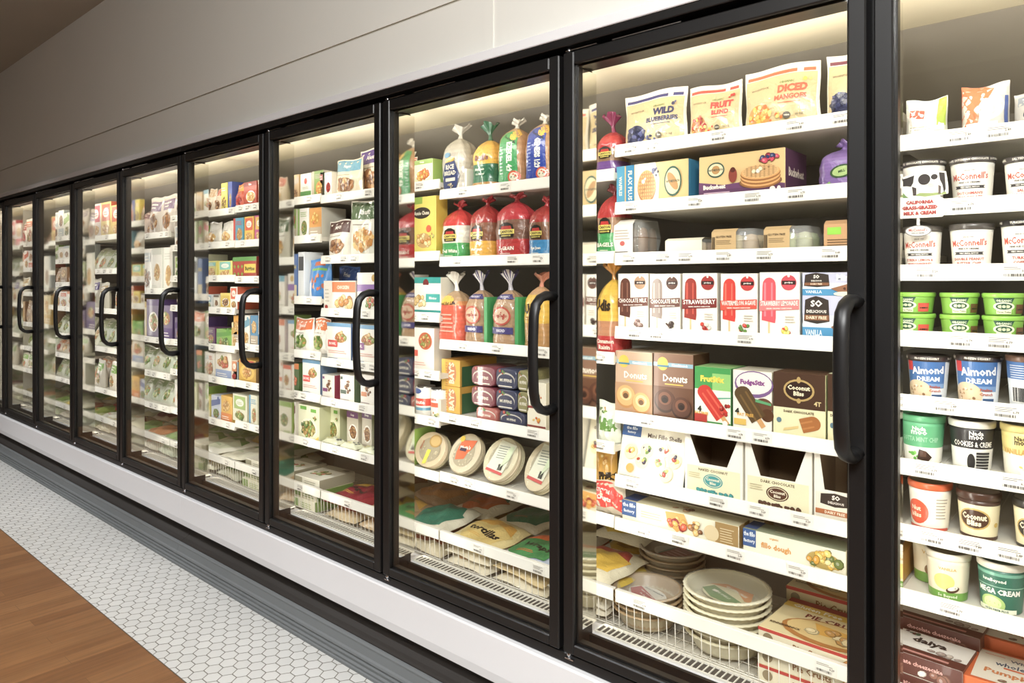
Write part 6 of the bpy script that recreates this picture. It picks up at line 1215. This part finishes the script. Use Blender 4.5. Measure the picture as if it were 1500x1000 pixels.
# what the sixth door shows of bay 4's left part, and bays 3 to 0: by metres
def XR_(b, a): return bayx(b) + a
def pick(b, s, x, wd, hh, kind, base, band, food, seed, desc, text=''):
    z = deck(b, s); x0, x1 = x + .0015, x + wd - .0015
    if kind == 'c': o = carton(x1 - x0, hh, .13, base=base, side=band or base, top=base, art=a_var(band, base, food, seed))
    elif kind == 'p': o = pouch(x1 - x0, hh, min(.03, (x1-x0)*.3), base=base, art=a_bag((band, '#efe9dc'), food, seed), seed=seed)
    elif kind == 'l': o = loaf(x1 - x0, hh * .85, .1, [(.3, band), (1, base)], neck=band, fanh=.03, seed=seed)
    else: # slumped bag leaning back
        o = pouch(x1 - x0, hh * 1.15, .03, base=base, art=a_bag((band, '#efe9dc'), food, seed), seed=seed, gusset=False); o.rotation_euler.x = R(-28)
    yo = .0 if kind != 's' else .03
    o.location = ((x0 + x1) / 2, YP + yo, z + (.003 if kind == 's' else 0)); nm = {'c': 'carton', 'p': 'pouch', 'l': 'bagged loaf', 's': 'slumped bag'}[kind]
    reg(o, b, s, x0, x1, f'{cname(base)} {cname(band)} {nm}' if band else f'{cname(base)} {nm}', nm if kind != 'l' else 'bagged bread', f'{nm}s of bay goods')
GEN = {
 4: ['', '', '', '', '', '', ''],
}
PAL = {'fish': [('p', '#cfc4b8', '#7a5f80', 'brown'), ('s', '#b9a8a0', '#8a6a70', 'brown')],
       'box': [('c', W, '#b9c2c4', 'brown'), ('c', W, '#cfd0c0', 'gold'), ('c', '#e3dfc8', '#8fb04a', 'green')],
       'veg': [('s', '#c9cdb8', '#9aaa80', 'green'), ('s', '#d3d3bd', '#b9c09a', 'veg'), ('s', '#bfc6ae', '#8fa070', 'green')],
       'mix': [('p', '#e0dac6', '#b99a5a', 'veg'), ('s', '#d5d2bc', '#c98a5a', 'veg'), ('p', '#dcd6c4', '#5a4a8a', 'pasta')],
       'purp': [('c', '#7a6a8a', '#5a3f7a', 'veg'), ('p', '#a89a8c', '#6a4a8c', 'brown'), ('c', '#e0cfa0', '#c9a24a', 'gold')],
       'brn': [('c', '#a8855c', '#8a6440', 'gold'), ('p', '#c2a883', '#a87a4c', 'brown')],
       'red': [('c', '#e6dcd0', '#c43c3a', 'red'), ('p', '#d9c9b8', '#b5342f', 'red'), ('c', '#dcd0bc', '#d9703a', 'pasta')],
       'kids': [('c', '#e3d7cf', '#d94a5a', 'gold'), ('c', '#e6c86a', '#d9603a', 'gold'), ('c', '#dfe0d8', '#4a6ab0', 'pasta')],
       'shr': [('s', '#d9c9b4', '#d98a5a', 'red'), ('s', '#dcd0bc', '#e0a07a', 'pasta'), ('p', '#e3dccc', '#7fb04a', 'veg')],
       'org': [('c', W, '#e08a5a', 'pasta'), ('c', W, '#d9603a', 'pasta'), ('p', '#e6dfd0', '#4a8ab4', 'pasta')]}
ROWS = {3: ['fish', 'box', 'purp', 'veg', 'veg'], 2: ['kids', 'veg', 'mix', 'veg', 'shr'], 1: ['box', 'box', 'brn', 'org', 'veg', 'shr', 'veg'], 0: ['red', 'org', 'mix', 'brn', 'veg', 'shr'],
        4: ['fish', 'box', 'box', 'org', 'purp', 'shr', 'box'], 5: ['red', 'kids', 'brn', 'mix', 'org', 'box', 'box'], 6: ['mix', 'shr', 'org', 'box', 'org', 'box'],
        7: ['brn', 'red', 'brn', 'box', 'shr'], 8: ['mix', 'brn', 'mix', 'org', 'brn', 'box', 'box']}
for b in range(0, 9):
    for s in range(len(SH[b])):
        if (b == 5 and s == 2) or b >= 7: continue
        top = (SH[b][s-1] - .04 if s else 1.90) - (deck(b, s)); rg = random.Random(b*31 + s)
        occ = sorted(OCC.get((b, s), [])); x = bayx(b) + .012; end = bayx(b) + PITCH - .012; gaps = []
        for a, c in occ:
            if a - x > .06: gaps.append((x + .003, a - .003))
            x = max(x, c)
        if end - x > .06: gaps.append((x + .003, end))
        for ga, gb in gaps:
            wt = rg.uniform(.12, .19) if b < 4 else rg.uniform(.11, .15)
            n = max(1, round((gb - ga) / wt)); wd = (gb - ga) / n; row = PAL[ROWS[b][s]]
            if wd < .05: continue
            for i in range(n):
                kind, base, band, food = row[rg.randrange(len(row))]
                if wd < .09: kind = 'c'
                hh = min(top - .02, rg.uniform(.74, .9) * top, .25 if kind != 's' else .19)
                pick(b, s, ga + i*wd, wd, hh, kind, base, band, food, b*100 + s*10 + i, '')
# ---- names on things: labels, categories, groups
from collections import defaultdict
rows = defaultdict(list)
for t in THINGS: rows[t[1], t[2]].append(t)
for (b, s), L in rows.items():
    L.sort(key=lambda t: t[3])
    for i, (o, _, _, x, desc, cat, group, own) in enumerate(L):
        lb = own or f'{desc}, {ORD[min(i, 12)]} from left, {SHO[s]} shelf, {DOORW[b]} door from right'
        tag(o, lb, cat, group)
